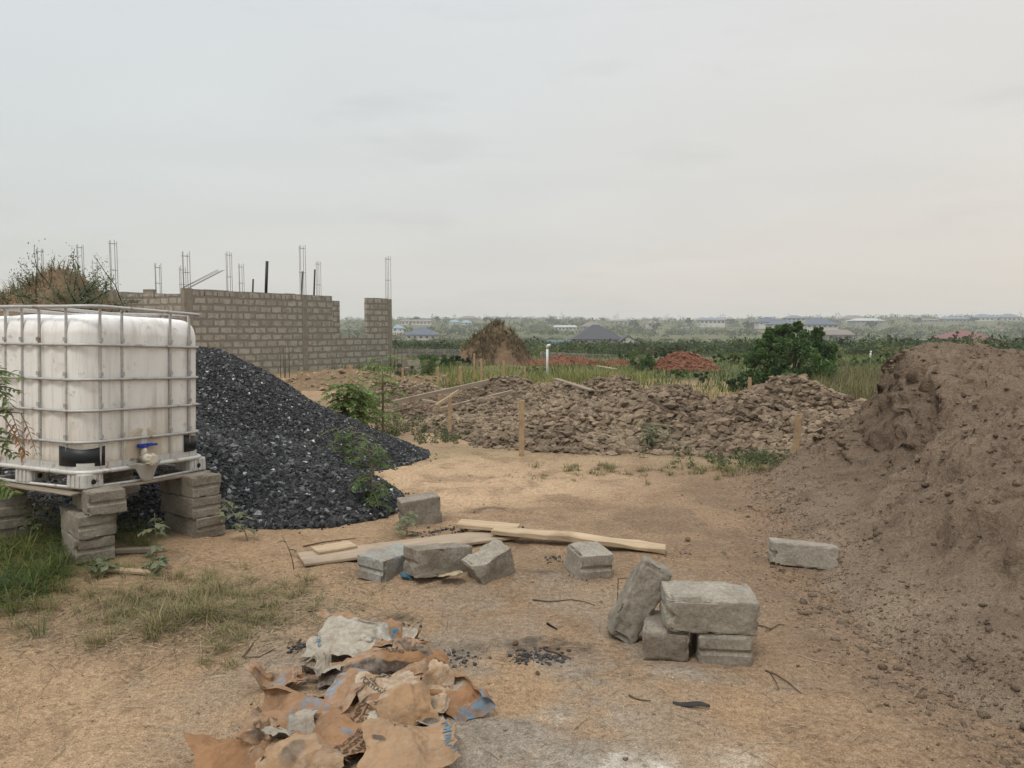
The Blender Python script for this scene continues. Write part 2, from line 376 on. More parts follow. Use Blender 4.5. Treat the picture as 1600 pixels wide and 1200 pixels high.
def hdpe():
    k = NM('white_plastic', .42, .4); s = k.n('ShaderNodeSeparateXYZ'); k.l(k.tc.outputs['Object'], s.inputs[0])
    n = k.noise(3.5, 5, .6); mp = k.n('ShaderNodeMapping'); mp.inputs['Scale'].default_value = (9, 9, .8); k.l(k.tc.outputs['Object'], mp.inputs[0]); st = k.noise(2, 5, .65, mp.outputs[0])
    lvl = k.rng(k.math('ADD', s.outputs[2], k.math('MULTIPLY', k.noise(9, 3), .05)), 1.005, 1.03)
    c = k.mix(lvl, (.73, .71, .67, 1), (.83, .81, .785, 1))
    low = k.math('MULTIPLY', k.rng(s.outputs[2], .62, .12), k.rng(st, .28, .68)); c = k.mix(k.math('MULTIPLY', low, .8), c, (.45, .355, .245, 1))
    c = k.mix(k.rng(st, .50, .70, 0, .5), c, (.42, .36, .28, 1)); c = k.mix(k.rng(n, .60, .70, 0, .3), c, (.76, .73, .66, 1))
    spot = k.noise(16, 4, .7); c = k.mix(k.rng(spot, .62, .72, 0, .55), c, (.28, .22, .16, 1))
    c = k.mix(k.rng(k.noise(5.5, 5, .65), .58, .66, 0, .35), c, (.47, .40, .31, 1))
    k.color(c); k.bump(n, .08, .01); k.p.inputs['Subsurface Weight'].default_value = .12; k.p.inputs['Subsurface Radius'].default_value = (.04, .035, .03); return k.m
def galv(name='galvanised_steel', base=(.33, .32, .30, 1), base2=(.47, .455, .43, 1), rust=.58):
    k = NM(name, .5, .5); n = k.noise(9, 6, .65); n2 = k.noise(30, 5, .7); c = k.mix(k.rng(n2, .3, .7), base, base2)
    c = k.mix(k.rng(n, rust, rust + .08, 0, .8), c, (.20, .095, .045, 1)); k.color(c); k.p.inputs['Metallic'].default_value = .25; k.bump(n2, .15, .003); return k.m

M = {}
M['soil'] = ground_mat()
M['mound'] = earth('mound_earth', (.215, .156, .110, 1), (.305, .226, .160, 1), (.36, .270, .190, 1), crev=.75)
M['clod'] = earth('clod_earth', (.165, .124, .088, 1), (.26, .196, .138, 1), (.335, .258, .178, 1), sc=.7)
M['sandheap'] = earth('sandy_earth', (.26, .18, .115, 1), (.36, .255, .165, 1), (.33, .24, .16, 1), sc=.5)
M['red'] = earth('red_laterite', (.20, .085, .054, 1), (.27, .130, .084, 1), (.26, .125, .08, 1), sc=.35)
M['drymound'] = earth('dry_earth', (.17, .115, .07, 1), (.25, .17, .105, 1), (.30, .21, .135, 1), sc=.6)
def gravel_mat():
    k = NM('granite_chippings', .72, .25); t = k.sepc(k.attr()); n = k.noise(45, 4, .7)
    c = k.mix(k.rng(n, .3, .7), (.014, .0142, .0145, 1), (.044, .044, .0445, 1)); c = k.mix(1., c, k.attr(), 'MULTIPLY'); k.color(c); k.bump(k.noise(200, 3), .4, .004); return k.m
M['gravel'] = gravel_mat()
M['block'] = concrete('sandcrete', (.19, .166, .130, 1), (.325, .288, .232, 1), (.165, .128, .092, 1))
M['block_grey'] = concrete('grey_sandcrete', (.25, .222, .178, 1), (.37, .335, .275, 1), (.22, .17, .122, 1))
M['block_blue'] = concrete('bluish_sandcrete', (.25, .248, .222, 1), (.35, .345, .31, 1), (.25, .20, .15, 1))
M['wallblock'] = blockwork('block_masonry', (.42, .378, .315, 1), (.335, .30, .25, 1), (.225, .195, .158, 1))
M['fenceblock'] = blockwork('far_block_masonry', (.24, .235, .21, 1), (.20, .195, .17, 1), (.15, .145, .125, 1))
M['column'] = concrete('cast_concrete', (.235, .20, .158, 1), (.29, .25, .20, 1), (.20, .162, .122, 1))
M['rebar'] = simple('reinforcing_steel', (.20, .185, .17, 1), (.29, .27, .245, 1), 6, .6, 0)
M['rebar_dark'] = simple('dark_steel', (.045, .04, .036, 1), (.09, .075, .06, 1), 6, .6, 0)
M['blackpipe'] = simple('black_plastic_pipe', (.018, .017, .016, 1), None, 5, .45, 0)
M['pvc'] = simple('white_pvc', (.70, .71, .69, 1), (.60, .60, .57, 1), 7, .4, 0)
M['plastic'] = hdpe(); M['galv'] = galv(); M['pallet'] = galv('pallet_steel', (.46, .445, .41, 1), (.60, .58, .54, 1), .58)
M['blackpad'] = simple('black_plastic', (.012, .012, .013, 1), (.02, .02, .021, 1), 6, .4, .1)
M['bluehandle'] = simple('blue_plastic', (.012, .03, .22, 1), (.02, .045, .28, 1), 9, .4, 0)
M['valve'] = simple('cream_plastic', (.60, .55, .45, 1), (.48, .42, .33, 1), 12, .45, .1)
M['tan'] = simple('stained_plastic', (.55, .47, .37, 1), (.43, .36, .275, 1), 8, .55, .1)
M['drip'] = simple('dirty_film', (.42, .39, .34, 1), (.28, .25, .21, 1), 10, .5, .2)
M['stake'] = wood('stake_wood', (.40, .28, .165, 1), (.29, .20, .115, 1), 2)
M['plank'] = wood('plank_wood', (.52, .40, .265, 1), (.33, .24, .15, 1), 0)
M['plank_old'] = wood('weathered_plank', (.40, .315, .225, 1), (.28, .215, .155, 1), 0)
M['plank_grey'] = wood('grey_plank', (.30, .245, .185, 1), (.22, .175, .13, 1), 0)
M['leaf'] = foliage('green_leaf', (.055, .105, .026, 1), (.085, .135, .036, 1))
M['leaf_dark'] = foliage('dark_leaf', (.022, .050, .017, 1), (.040, .075, .024, 1))
M['leaf_sap'] = foliage('sapling_leaf', (.13, .20, .05, 1), (.19, .25, .075, 1))
M['leaf_tree'] = foliage('tree_leaf', (.060, .115, .034, 1), (.100, .165, .048, 1))
M['leaf_lime'] = foliage('pale_leaf', (.11, .165, .045, 1), (.15, .195, .06, 1))
M['leaf_dusty'] = foliage('dusty_leaf', (.13, .165, .09, 1), (.18, .20, .11, 1))
M['leaf_weed'] = foliage('weed_leaf', (.085, .115, .045, 1), (.14, .155, .07, 1))
M['leaf_dead'] = foliage('dead_leaf', (.26, .11, .045, 1), (.33, .16, .075, 1))
M['scrub'] = foliage('scrub_leaf', (.044, .070, .027, 1), (.088, .110, .048, 1), .7, .3)
M['grass'] = foliage('grass_blade', (.07, .125, .032, 1), (.12, .165, .05, 1))
M['dry'] = foliage('dry_grass_blade', (.24, .19, .095, 1), (.33, .265, .15, 1), .7, .25)
M['straw'] = foliage('straw', (.42, .33, .20, 1), (.50, .41, .27, 1), .7, .1)
M['stem'] = simple('stem_bark', (.16, .13, .075, 1), (.23, .18, .11, 1), 10, .8, .2)
M['bark'] = simple('bark', (.10, .075, .05, 1), (.15, .115, .08, 1), 8, .9, .5)
M['twig'] = simple('twig_bark', (.075, .05, .032, 1), (.13, .09, .058, 1), 14, .85, .3)
M['charcoal'] = simple('charcoal', (.022, .021, .021, 1), (.055, .05, .047, 1), 20, .8, .4, tint=True)
M['crumb'] = simple('earth_crumb', (.17, .115, .075, 1), (.27, .19, .125, 1), 20, .95, .4, tint=True)

# ================================================================== ground
def ramped(segs):
    o = []
    for a, b, s0, s1 in segs:
        x, s = a, s0
        while x < b - 1e-6:
            o.append(x); s = s0 + (s1 - s0) * (x - a) / (b - a); x += s
    o.append(segs[-1][1]); return np.array(o)
xr = ramped([(0, 3.2, .026, .03), (3.2, 8, .035, .14), (8, 40, .18, 1.6), (40, 1300, 2, 70)])
xs = np.concatenate([-xr[::-1][:-1], xr])
ys = ramped([(-14, 1.8, 1.0, .2), (1.8, 6.2, .026, .032), (6.2, 12, .04, .09), (12, 45, .12, 1.1), (45, 260, 1.2, 6), (260, 900, 7, 16), (900, 1500, 20, 60)])
X, Y = np.meshgrid(xs, ys, indexing='ij'); Z = terrain(X, Y)
mb = MB(); mb.add(np.stack([X, Y, Z], -1), grid_faces(len(xs), len(ys))); 
ground = mb.build('ground', M['soil'], smooth=True); tag(ground, kind='structure')
wx = X + f2(X, Y, .9, 3, 41) * .55; wy = Y + f2(X, Y, .8, 3, 42) * .7
def blob(cx, cy, rx, ry, p=1.): return np.clip(np.exp(-(((wx - cx) / rx) ** 2 + ((wy - cy) / ry) ** 2) * p), 0, 1)
pale = np.clip(1.6 * blob(-.6, 7.8, 1.6, 1.6) + .9 * blob(.3, 8.3, .9, 1.2) + .8 * blob(-1.2, 11, 1.3, 1.8) + .5 * blob(-4.2, 22, 4, 5) + .8 * blob(2.2, 9.0, 1.6, .35) + .35 * blob(-1.9, 2.6, .6, .7), 0, 1)
brown = np.clip(1.1 * blob(1.9, 6.3, 1.3, 1.9) + .85 * blob(2.2, 4.3, .7, 1.7) + .65 * blob(.3, 5.6, 1.2, .6) + .7 * blob(.25, 4.2, .7, .5) + .7 * blob(3.0, 3.2, 1.1, 1.2) + .45 * blob(-2.6, 5.1, 1.3, .6)
                + .8 * blob(-1, 15, 6, 4) + .5 * blob(-1.9, 3.6, .8, .3) + .6 * blob(3, 12, 4, 3), 0, 1) * (.55 + .75 * sst(-.25, .25, f2(X, Y, 1.6, 4, 44)))
_xf = np.interp(Y, [-3, 1.5, 2.4, 3.0, 3.6, 4.3, 5.0, 5.8, 6.6, 7.6, 8.4, 9.2, 10], [2.6, 2.35, 2.12, 1.98, 1.92, 1.95, 2.06, 2.28, 2.5, 2.75, 3.0, 3.4, 3.8])
brown = np.clip(np.maximum(brown, sst(-1.1, -.1, X - _xf + f2(X, Y, 1.3, 4, 49) * .9) * (Y < 9.6)), 0, 1)
ash = np.clip(1.5 * blob(-.12, 2.75, .46, .55) + .8 * blob(-.05, 3.15, .35, .22) + .55 * blob(-.6, 3.5, .6, .3) + .5 * blob(.75, 3.6, .35, .25) + .35 * blob(-1.15, 3.0, .3, .45) + .55 * blob(1.1, 3.38, .5, .1) + .5 * blob(.1, 4.1, 1.1, .5) + .4 * blob(.6, 3.1, .5, .4) + .45 * blob(.0, 4.7, .8, .2), 0, 1) * sst(-.35, .1, f2(X, Y, 3.2, 4, 45))
streak = np.exp(-((wx * .75 + (wy - 2.86) * 1.0 - .06) / .055) ** 2) * blob(.1, 2.86, .33, .35)
white = np.clip(1.5 * blob(.06, 2.5, .36, .2) + 1.3 * streak + .8 * blob(.2, 2.62, .2, .16) + .4 * blob(.85, 2.75, .18, .1) + .5 * blob(.95, 3.40, .22, .035), 0, 1) * sst(-.3, .3, f2(X, Y, 5, 4, 46)) * (Y < 4.2)
char = np.clip(1.4 * blob(-.12, 3.53, .26, .1) + 1.5 * blob(.18, 3.52, .19, .085) + 1.2 * blob(-.62, 3.92, .16, .07) + 1.0 * blob(-.88, 3.72, .07, .05) + 1.0 * blob(-.22, 6.15, .5, .12) + .8 * blob(.2, 4.83, .16, .06), 0, 1) * (Y < 7)
gmask = sst(-.25, .25, f2(X, Y, .25, 4, 47))
green = np.clip(sst(20, 27, Y + f2(X, Y, .2, 3, 48) * 6) * (.75 + .25 * gmask) * (1 - .8 * np.exp(-((X + 6) ** 2 + (Y - 23) ** 2) / 22)) + .65 * blob(-3.0, 4.3, .55, .8) + .28 * blob(-1.6, 4.0, .6, .3) + .35 * blob(2.6, 9.4, 1.7, .5) + .3 * blob(-.6, 9.7, 1.6, .5), 0, 1)
def setattr4(ob, name, a):
    at = ob.data.color_attributes.new(name, 'FLOAT_COLOR', 'POINT'); at.data.foreach_set('color', np.stack(a, -1).astype(np.float32).ravel())
setattr4(ground, 'soil', [pale.ravel(), brown.ravel(), ash.ravel(), white.ravel()])
setattr4(ground, 'soil2', [char.ravel(), green.ravel(), 0 * green.ravel(), 0 * green.ravel() + 1])

# ================================================================== earth heaps and piles
def heightfield(name, xs_, ys_, H, mat=None, disp=None, parent=None, low=-.08, col=None):
    """a heap standing on the terrain: H(x,y) metres over the ground, skirt buried below"""
    X, Y = np.meshgrid(xs_, ys_, indexing='ij'); h = H(X, Y); Z = terrain(X, Y) + h
    P = np.stack([X, Y, Z], -1)
    if disp is not None: P = disp(P, h)
    nx, ny = len(xs_), len(ys_); F = grid_faces(nx, ny)
    hm = h.ravel()[F].max(1); F = F[hm > -.04]
    used, inv = np.unique(F, return_inverse=True)
    b = MB(); b.add(P.reshape(-1, 3)[used], inv.reshape(-1, 4)); return b

# --- gravel pile
def H_gravel(x, y):
    def cone(cx, cy, h, s, r0=.5): return h - s * (np.sqrt((x - cx) ** 2 + (y - cy) ** 2 + r0 * r0) - r0)
    wv = f2(x, y, 1.1, 3, 61) * .09
    c = [cone(-3.74, 9.25, 1.27, .74), cone(-5.0, 9.0, 1.12, .72), cone(-2.5, 7.25, .56, .58, .3), cone(-1.72, 6.6, .30, .55, .18), cone(-2.8, 6.8, .44, .55, .3),
         cone(-2.3, 9.35, .48, .62, .3), cone(-1.95, 9.4, .27, .45, .22), cone(-3.4, 7.2, .78, .6, .3)]
    m = c[0]
    for q in c[1:]:
        k = .26; hh = np.clip(.5 + .5 * (m - q) / k, 0, 1); m = q * (1 - hh) + m * hh + k * hh * (1 - hh)
    return np.maximum(m + wv * sst(-.1, .3, m), -.1)
gb = heightfield('gravel_pile', np.arange(-7, -.6, .05), np.arange(5.4, 12.0, .05), H_gravel, None)
gg = np.random.default_rng(5)
n = 250000; px_ = gg.uniform(-6.2, -.7, n); py_ = gg.uniform(5.4, 10.8, n); hh = H_gravel(px_, py_)
keep = (hh > -.012 - .02 * gg.random(n)); dist = np.hypot(px_, py_)
# back slope stays hidden: thin it out
keep &= gg.random(n) < np.clip(1.15 - .9 * sst(9.5, 10.5, py_ - .2 * (px_ + 3.7)), .05, 1)
keep &= gg.random(n) < np.where(px_ < -4.3, .35, 1)
px_, py_, hh = px_[keep], py_[keep], hh[keep]
gb.C = [np.tile([.8, .8, .8, 1], (gb.n, 1))]
sz = gg.uniform(.011, .026, len(px_)) * (1.12 + .30 * sst(8.2, 7.2, py_ - .15 * px_))
V_, F_, C_ = rocks(np.stack([px_, py_, terrain(px_, py_) + np.maximum(hh, 0) + sz * gg.uniform(.1, .9, len(sz))], -1), sz, gg, lo=True, flat=.85, jit=.3, tint=(.3, 1.9))
br = np.repeat(gg.random(len(px_)), 6); C_[br < .05, :3] *= 5.0; C_[br < .004, :3] = [19, 19, 18.]; C_[(br > .5) & (br < .64), :3] *= 2.6
gb.add(V_, F_, C_)
# chippings spilled round the foot
n = 1500; a_ = gg.uniform(0, 1, n); qx = gg.uniform(-3.6, -.5, n); qy = gg.uniform(5.4, 9.8, n); q = H_gravel(qx, qy); k_ = (q <= 0) & (q > -.099) & (gg.random(n) < .8); 
qx, qy = qx[k_], qy[k_]; sz = gg.uniform(.006, .018, len(qx))
V_, F_, C_ = rocks(np.stack([qx, qy, terrain(qx, qy) + sz * .4], -1), sz, gg, lo=True, tint=(.4, 1.8)); gb.add(V_, F_, C_)
o = gb.build('gravel_pile', M['gravel'], col=True); tag(o, 'large pile of dark grey granite chippings behind the white water tank', 'gravel pile')

# --- ploughed-up clod heaps
def clod_heap(label, x, y, h, rx, ry, mat='clod', nclod=1500, smax=.10, seed=1, smin=.014, yaw=0, res=.06, cat='earth heap', group='heaps of dug-up earth clods', name='earth_heap', pw=1.25):
    g = np.random.default_rng(seed); ca, sa = math.cos(yaw), math.sin(yaw)
    def H(X, Y):
        dx, dy = X - x, Y - y; u, v = (dx * ca + dy * sa) / rx, (-dx * sa + dy * ca) / ry
        r = np.sqrt(u * u + v * v) + f2(X, Y, .8 / max(h, .3) ** .3, 3, seed) * .16
        b = h * np.clip(1 - np.clip(r, 0, 2) ** 1.15, -.2, 1) ** 1 if True else 0
        b = np.where(b > 0, h * (np.clip(b / h, 0, 1)) ** 1.02, b)
        return b + f2(X, Y, 1.2, 4, seed + 3) * .40 * h ** .5 * sst(-.05, .25, b) + f2(X, Y, 6, 3, seed + 4) * .07 * sst(-.05, .1, b) * min(1, smax / .08)
    b = heightfield(name, np.arange(x - rx * 1.35, x + rx * 1.35, res), np.arange(y - ry * 1.35, y + ry * 1.35, res), H, None)
    b.C = [np.tile([.72, .72, .72, 1], (b.n, 1))]
    n = nclod; px, py = g.uniform(x - rx * 1.25, x + rx * 1.25, n), g.uniform(y - ry * 1.25, y + ry * 1.05, n); hh = H(px, py); k = hh > -.06 * g.random(n) ** 2; px, py, hh = px[k], py[k], hh[k]
    s = smin * .75 + (smax - smin) * g.random(len(px)) ** 6
    V, F, C = rocks(np.stack([px, py, terrain(px, py) + np.maximum(hh, 0) + s * g.uniform(-.05, .55, len(s))], -1), s, g, flat=.70, jit=.36, tint=(.72, 1.3)); b.add(V, F, C)
    o = b.build(name, M[mat], col=True); tag(o, label, cat, group); return o
HEAPS = [
 ('wide brown heap of big clods in front of the bushy tree, nearest the earth bank', 4.1, 11.35, .70, 1.95, 2.1, 5200, .15, 101),
 ('brown clod heap left of the widest heap, with a pale ledge on top', 2.45, 11.5, .66, 1.6, 2.15, 5000, .15, 102),
 ('low clod heap spilling toward the sand in front of the middle heaps', .95, 11.5, .42, 1.7, 1.9, 4600, .14, 103),
 ('dark clod heap rising behind a grey plank end, beside the concrete blocks', 1.85, 14.2, .66, 1.35, 1.7, 3200, .13, 104),
 ('rounded clod heap that carries two leaning grey planks', -.15, 16.4, .55, 1.7, 1.7, 2600, .12, 105),
 ('low crumbled heap right of the front wooden stakes and left of the pit planks', -.45, 12.9, .34, 1.15, 1.6, 3000, .12, 106),
 ('small dark heap at the far left end of the clods, near the building corner', -2.3, 17.2, .40, 1.3, 1.2, 1800, .11, 107),
 ('dark damp heap beside the pit under the long leaning plank', -1.75, 14.2, .26, .8, 1.0, 1500, .10, 108),
 ('middle clod heap below the white vent pipe', .9, 14.4, .48, 1.2, 1.5, 2400, .13, 109)]
for (lb, x, y, h, rx, ry, nc, sm, sd_) in HEAPS:
    clod_heap(lb, x, y, h, rx, ry, 'clod', int(nc * 6.0), sm * .62, sd_)
clod_heap('flat pale sandy heap at the foot of the unfinished block building', -4.6, 21.6, .38, 2.6, 2.4, 'sandheap', 2600, .10, 120, group='sandy heaps by the building')
clod_heap('small pale sandy heap right of the building corner behind thin stakes', -2.6, 21.5, .30, 1.6, 1.3, 'sandheap', 1200, .09, 121, group='sandy heaps by the building')
p = G(1077, 581); clod_heap('red laterite mound by itself between two green shrubs', p[0], p[1] + 1, .76, 1.3, 1.4, 'red', 4200, .09, 130, smin=.03, group='red laterite heaps', res=.08)
p = G(870, 571)
clod_heap('long low red laterite heap in front of the far block fence', p[0] + .4, p[1] + 1.0, .40, 2.1, 2.0, 'red', 3000, .09, 131, smin=.03, group='red laterite heaps', res=.1)
clod_heap('faint low red laterite spread right of the long low heap', p[0] + 2.7, p[1] + .3, .22, 1.3, 1.3, 'red', 1400, .08, 132, smin=.03, group='red laterite heaps', res=.1)

def dry_mound(name, label, x, y, h, rx, ry, seed, lean=0, prof=None):
    g = np.random.default_rng(seed)
    def H(X, Y):
        u, v = (X - x - lean * 0) / rx, (Y - y) / ry; r = np.sqrt(u * u + v * v) + f2(X, Y, .9, 4, seed) * .2
        if prof: return prof(X, Y) + f2(X, Y, 1.6, 4, seed + 2) * .14 * sst(0, .4, prof(X, Y))
        b = h * (1 - np.clip(r, 0, 2)); return np.where(b > 0, h * (np.clip(b / h, 0, 1)) ** .72, b) + f2(X, Y, 2.2, 4, seed + 2) * .16 * sst(0, .4, b)
    b = heightfield(name, np.arange(x - rx * 1.2, x + rx * 1.2, .08), np.arange(y - ry * 1.2, y + ry * 1.2, .08), H)
    root = b.build(name, M['drymound'], smooth=True, col=True); tag(root, label, 'earth mound', 'grassed-over earth mounds'); return root, H
p = G(772, 569)
gm, Hm = dry_mound('grassy_mound', 'tall pointed earth mound overgrown with dry grass in front of the far fence', p[0], p[1] + 1, 2.0, 1.75, 1.7, 141)
g = np.random.default_rng(142); n = 5200
gx, gy = g.uniform(p[0] - 1.8, p[0] + 1.8, n), g.uniform(p[1] - .8, p[1] + 2.6, n); hh = Hm(gx, gy); k = (hh > .05) & ((f2(gx, gy, .9, 3, 7) + .35 * (hh - .9) - .35 * np.exp(-((gx - p[0] - .35) ** 2) / .25)) > -.22); gx, gy, hh = gx[k], gy[k], hh[k]
V, F, C = blades(np.stack([gx, gy, terrain(gx, gy) + hh - .02], -1), g.uniform(.16, .42, len(gx)), .03, .9, g); C[:, :3] *= .62
b = MB(); b.add(V, F, C); o = b.build('grass_cover', M['dry'], gm, col=True); tag(o, kind='stuff')

# --- left mound with brush on top, behind the tank
lx, ly = -8.85, 14.0
def prof_left(X, Y):
    return np.interp(X, [-12.5, -10.5, -9.3, -8.9, -8.4, -8.0, -7.75, -7.5, -7.3, -7.0, -6.7], [.9, 1.85, 2.1, 2.28, 2.52, 2.62, 2.5, 2.05, 1.3, .4, -.2]) * (1 - np.clip(np.abs(Y - ly) / 2.6, 0, 1.2) ** 1.6)
lm, Hl = dry_mound('grassy_mound', 'tall brown earth mound topped with a scraggly bush behind the water tank', -9.6, ly, 3.0, 2.9, 2.6, 151, prof=prof_left)
g = np.random.default_rng(152); n = 6000
gx, gy = g.uniform(-11.8, -7.2, n), g.uniform(ly - 2.6, ly + 1.5, n); hh = Hl(gx, gy); k = (hh > 1.2) & (f2(gx, gy, .8, 3, 8) > -.12); gx, gy, hh = gx[k], gy[k], hh[k]
V, F, C = blades(np.stack([gx, gy, terrain(gx, gy) + hh - .02], -1), g.uniform(.12, .40, len(gx)), .016, 1.0, g); C[:, :3] *= .75
b = MB(); b.add(V, F, C); o = b.build('grass_cover', M['dry'], lm, col=True); tag(o, kind='stuff')

# --- the big earth bank on the right
FY = [-3, 1.5, 2.4, 3.0, 3.6, 4.3, 5.0, 5.8, 6.6, 7.6, 8.4, 9.2]; FX = [2.6, 2.35, 2.12, 1.98, 1.92, 1.93, 2.0, 2.18, 2.38, 2.66, 2.93, 3.3]
def H_bank(x, y):
    wob = f2(x, y, .9, 4, 71) * .20
    s = x - np.interp(y, FY, FX) + wob
    near = np.interp(s, [-1, 0, .25, .8, 1.3, 1.8, 2.4, 3.2, 4.5, 6.5, 8.5], [-.3, 0, .14, .50, .76, .95, 1.08, 1.13, 1.05, .7, -.2])
    far = np.interp(s, [-1, 0, .3, .62, .92, 1.06, 1.17, 1.28, 1.5, 2.1, 2.7, 3.4, 4.5, 6.5, 8.5], [-.3, 0, .22, .44, .62, .86, 1.16, 1.30, 1.36, 1.37, 1.26, 1.12, .9, .5, -.2])
    k = sst(6.3, 8.2, y + f2(x, y, 1.1, 2, 72) * .6); h = near * (1 - k) + far * k
    # slump edge: the newer dump overlaps the older, darker face on its left
    xl = np.interp(y, [4.9, 5.6, 6.2, 7.0, 7.5, 8.2, 8.8], [1.9, 2.5, 3.3, 3.9, 4.02, 4.15, 4.3]) + f2(x, y, 1.6, 4, 74) * .34 + f2(x, y, 6, 3, 73) * .06
    step = (1 - sst(-.05, .05, x - xl)) * sst(5.3, 6.0, y) * (1 - sst(7.7, 8.4, y)); h = h - step * (.17 + .08 * f2(x, y, 1.3, 2, 70)) * sst(.05, .45, h)
    for (cx_, cy_, dpt, wd_, sd_) in ((3.55, 6.75, .13, .5, 60), (2.75, 4.35, .12, .45, 61), (3.2, 5.4, .08, .6, 62), (2.6, 3.5, .07, .4, 63)):
        q = (x - cx_) + f2(x, y, 1.8, 3, sd_) * .35; h = h - dpt * np.exp(-((y - cy_) / wd_) ** 2) * sst(-.6, -.05, q) * (1 - sst(-.02, .05, q))
    end = sst(9.75, 9.15, y + .22 * f2(x, y, 1.6, 3, 76) - .10 * np.clip(x - 5, 0, 3))
    h = np.where(h > 0, h * (.03 + .97 * end), h) - .35 * (1 - sst(10.4, 9.6, y))
    r = sst(.0, .4, h)
    h = h + r * (f2(x, y, 1.7, 4, 77) * .07 - np.abs(f2(x, y, 3.4, 4, 78)) * .06 + f2(x, y, 8, 5, 79, .7) * .085)
    tl = f2(x, y, 2.6, 3, 80); st = np.floor(tl * 5) / 5 - tl; h = h + r * st * .18 * sst(-.2, .2, f2(x, y, .7, 2, 81))
    h = h - r * .04 * sst(.12, .34, f2(x, y, 4.2, 4, 82, .6))
    return h
def disp_bank(P, h):
    q = P.copy(); m = sst(.05, .4, h)
    dx = fbm(P * 5.0, 4, 83) * .09 * m; dz = fbm(P * 11.0, 3, 84, .6) * .035 * m
    _xq = np.interp(P[..., 1], [4.9, 5.6, 6.2, 7.0, 7.5, 8.2, 8.8], [1.9, 2.5, 3.3, 3.9, 4.02, 4.2, 4.5]) + f2(P[..., 0], P[..., 1], 1.6, 4, 74) * .34
    steep = sst(6.0, 7.2, P[..., 1]) * m * (.12 + .88 * (1 - sst(-.05, .3, P[..., 0] - _xq))) * .52
    dx = dx + steep * (np.abs(fbm(P * 3.2, 4, 86, .6)) - .25) * .55; tz_ = P[..., 2] * 6 + fbm(P * 2.0, 3, 87) * 1.6; dx = dx + steep * (np.floor(tz_) - tz_ + .5) * .10
    q[..., 0] -= dx; q[..., 1] += fbm(P * 5.0, 4, 85, .6) * .09 * m; q[..., 2] += dz
    return q
bxs = np.concatenate([np.arange(1.55, 6.2, .028), np.arange(6.2, 11, .25)]); bys = np.concatenate([np.arange(-3, 1.8, .15), np.arange(1.8, 10.3, .032)])
bb = heightfield('earth_bank', bxs, bys, H_bank, None, disp_bank)
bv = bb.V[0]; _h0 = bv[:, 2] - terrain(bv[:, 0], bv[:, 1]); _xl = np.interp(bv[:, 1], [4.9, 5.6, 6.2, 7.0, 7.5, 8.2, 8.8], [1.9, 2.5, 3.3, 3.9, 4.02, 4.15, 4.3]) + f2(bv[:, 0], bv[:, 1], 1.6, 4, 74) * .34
toned = (1 - sst(-.08, .04, bv[:, 0] - _xl)) * sst(5.2, 6.2, bv[:, 1] + f2(bv[:, 0], bv[:, 1], 2, 3, 66) * .6) * sst(.02, .2, _h0); tn = 1.08 + .16 * (1 - sst(.0, .22, _h0 + .1 * f2(bv[:, 0], bv[:, 1], 3, 3, 67))) - .20 * toned  # cut face tinted darker: damp soil, with its shade also painted in
bb.C = [np.stack([tn, tn, tn, tn * 0 + 1], -1)]  # tint also lightens the foot, offsetting slope shading against the ground
g = np.random.default_rng(88); n = 26000; cx, cy = g.uniform(1.6, 5.8, n), g.uniform(2.2, 9.2, n); hh = H_bank(cx, cy); k = (hh > -.09) & (f2(cx, cy, 1.5, 3, 89) > -.15 + .5 * g.random(n) - .25); cx, cy, hh = cx[k], cy[k], hh[k]
s = .003 + .028 * g.random(len(cx)) ** 13
V, F, C = rocks(np.stack([cx, cy, terrain(cx, cy) + np.maximum(hh, 0) + s * .1], -1), s, g, flat=.6, tint=(.7, 1.3)); bb.add(V, F, C)
n = 16000; cy = g.uniform(2.0, 8.6, n); cx = np.interp(cy, FY, FX) + g.normal(-.02, .22, n); s = .002 + .010 * g.random(n) ** 6; V, F, C = rocks(np.stack([cx, cy, terrain(cx, cy) + np.maximum(H_bank(cx, cy), 0) + s * .2], -1), s, g, lo=True, flat=.7, tint=(.8, 1.4)); bb.add(V, F, C)
bank = bb.build('earth_bank', M['mound'], smooth=True, col=True); tag(bank, 'big brown bank of dumped earth with a crumbling cut face on the right', 'earth bank')

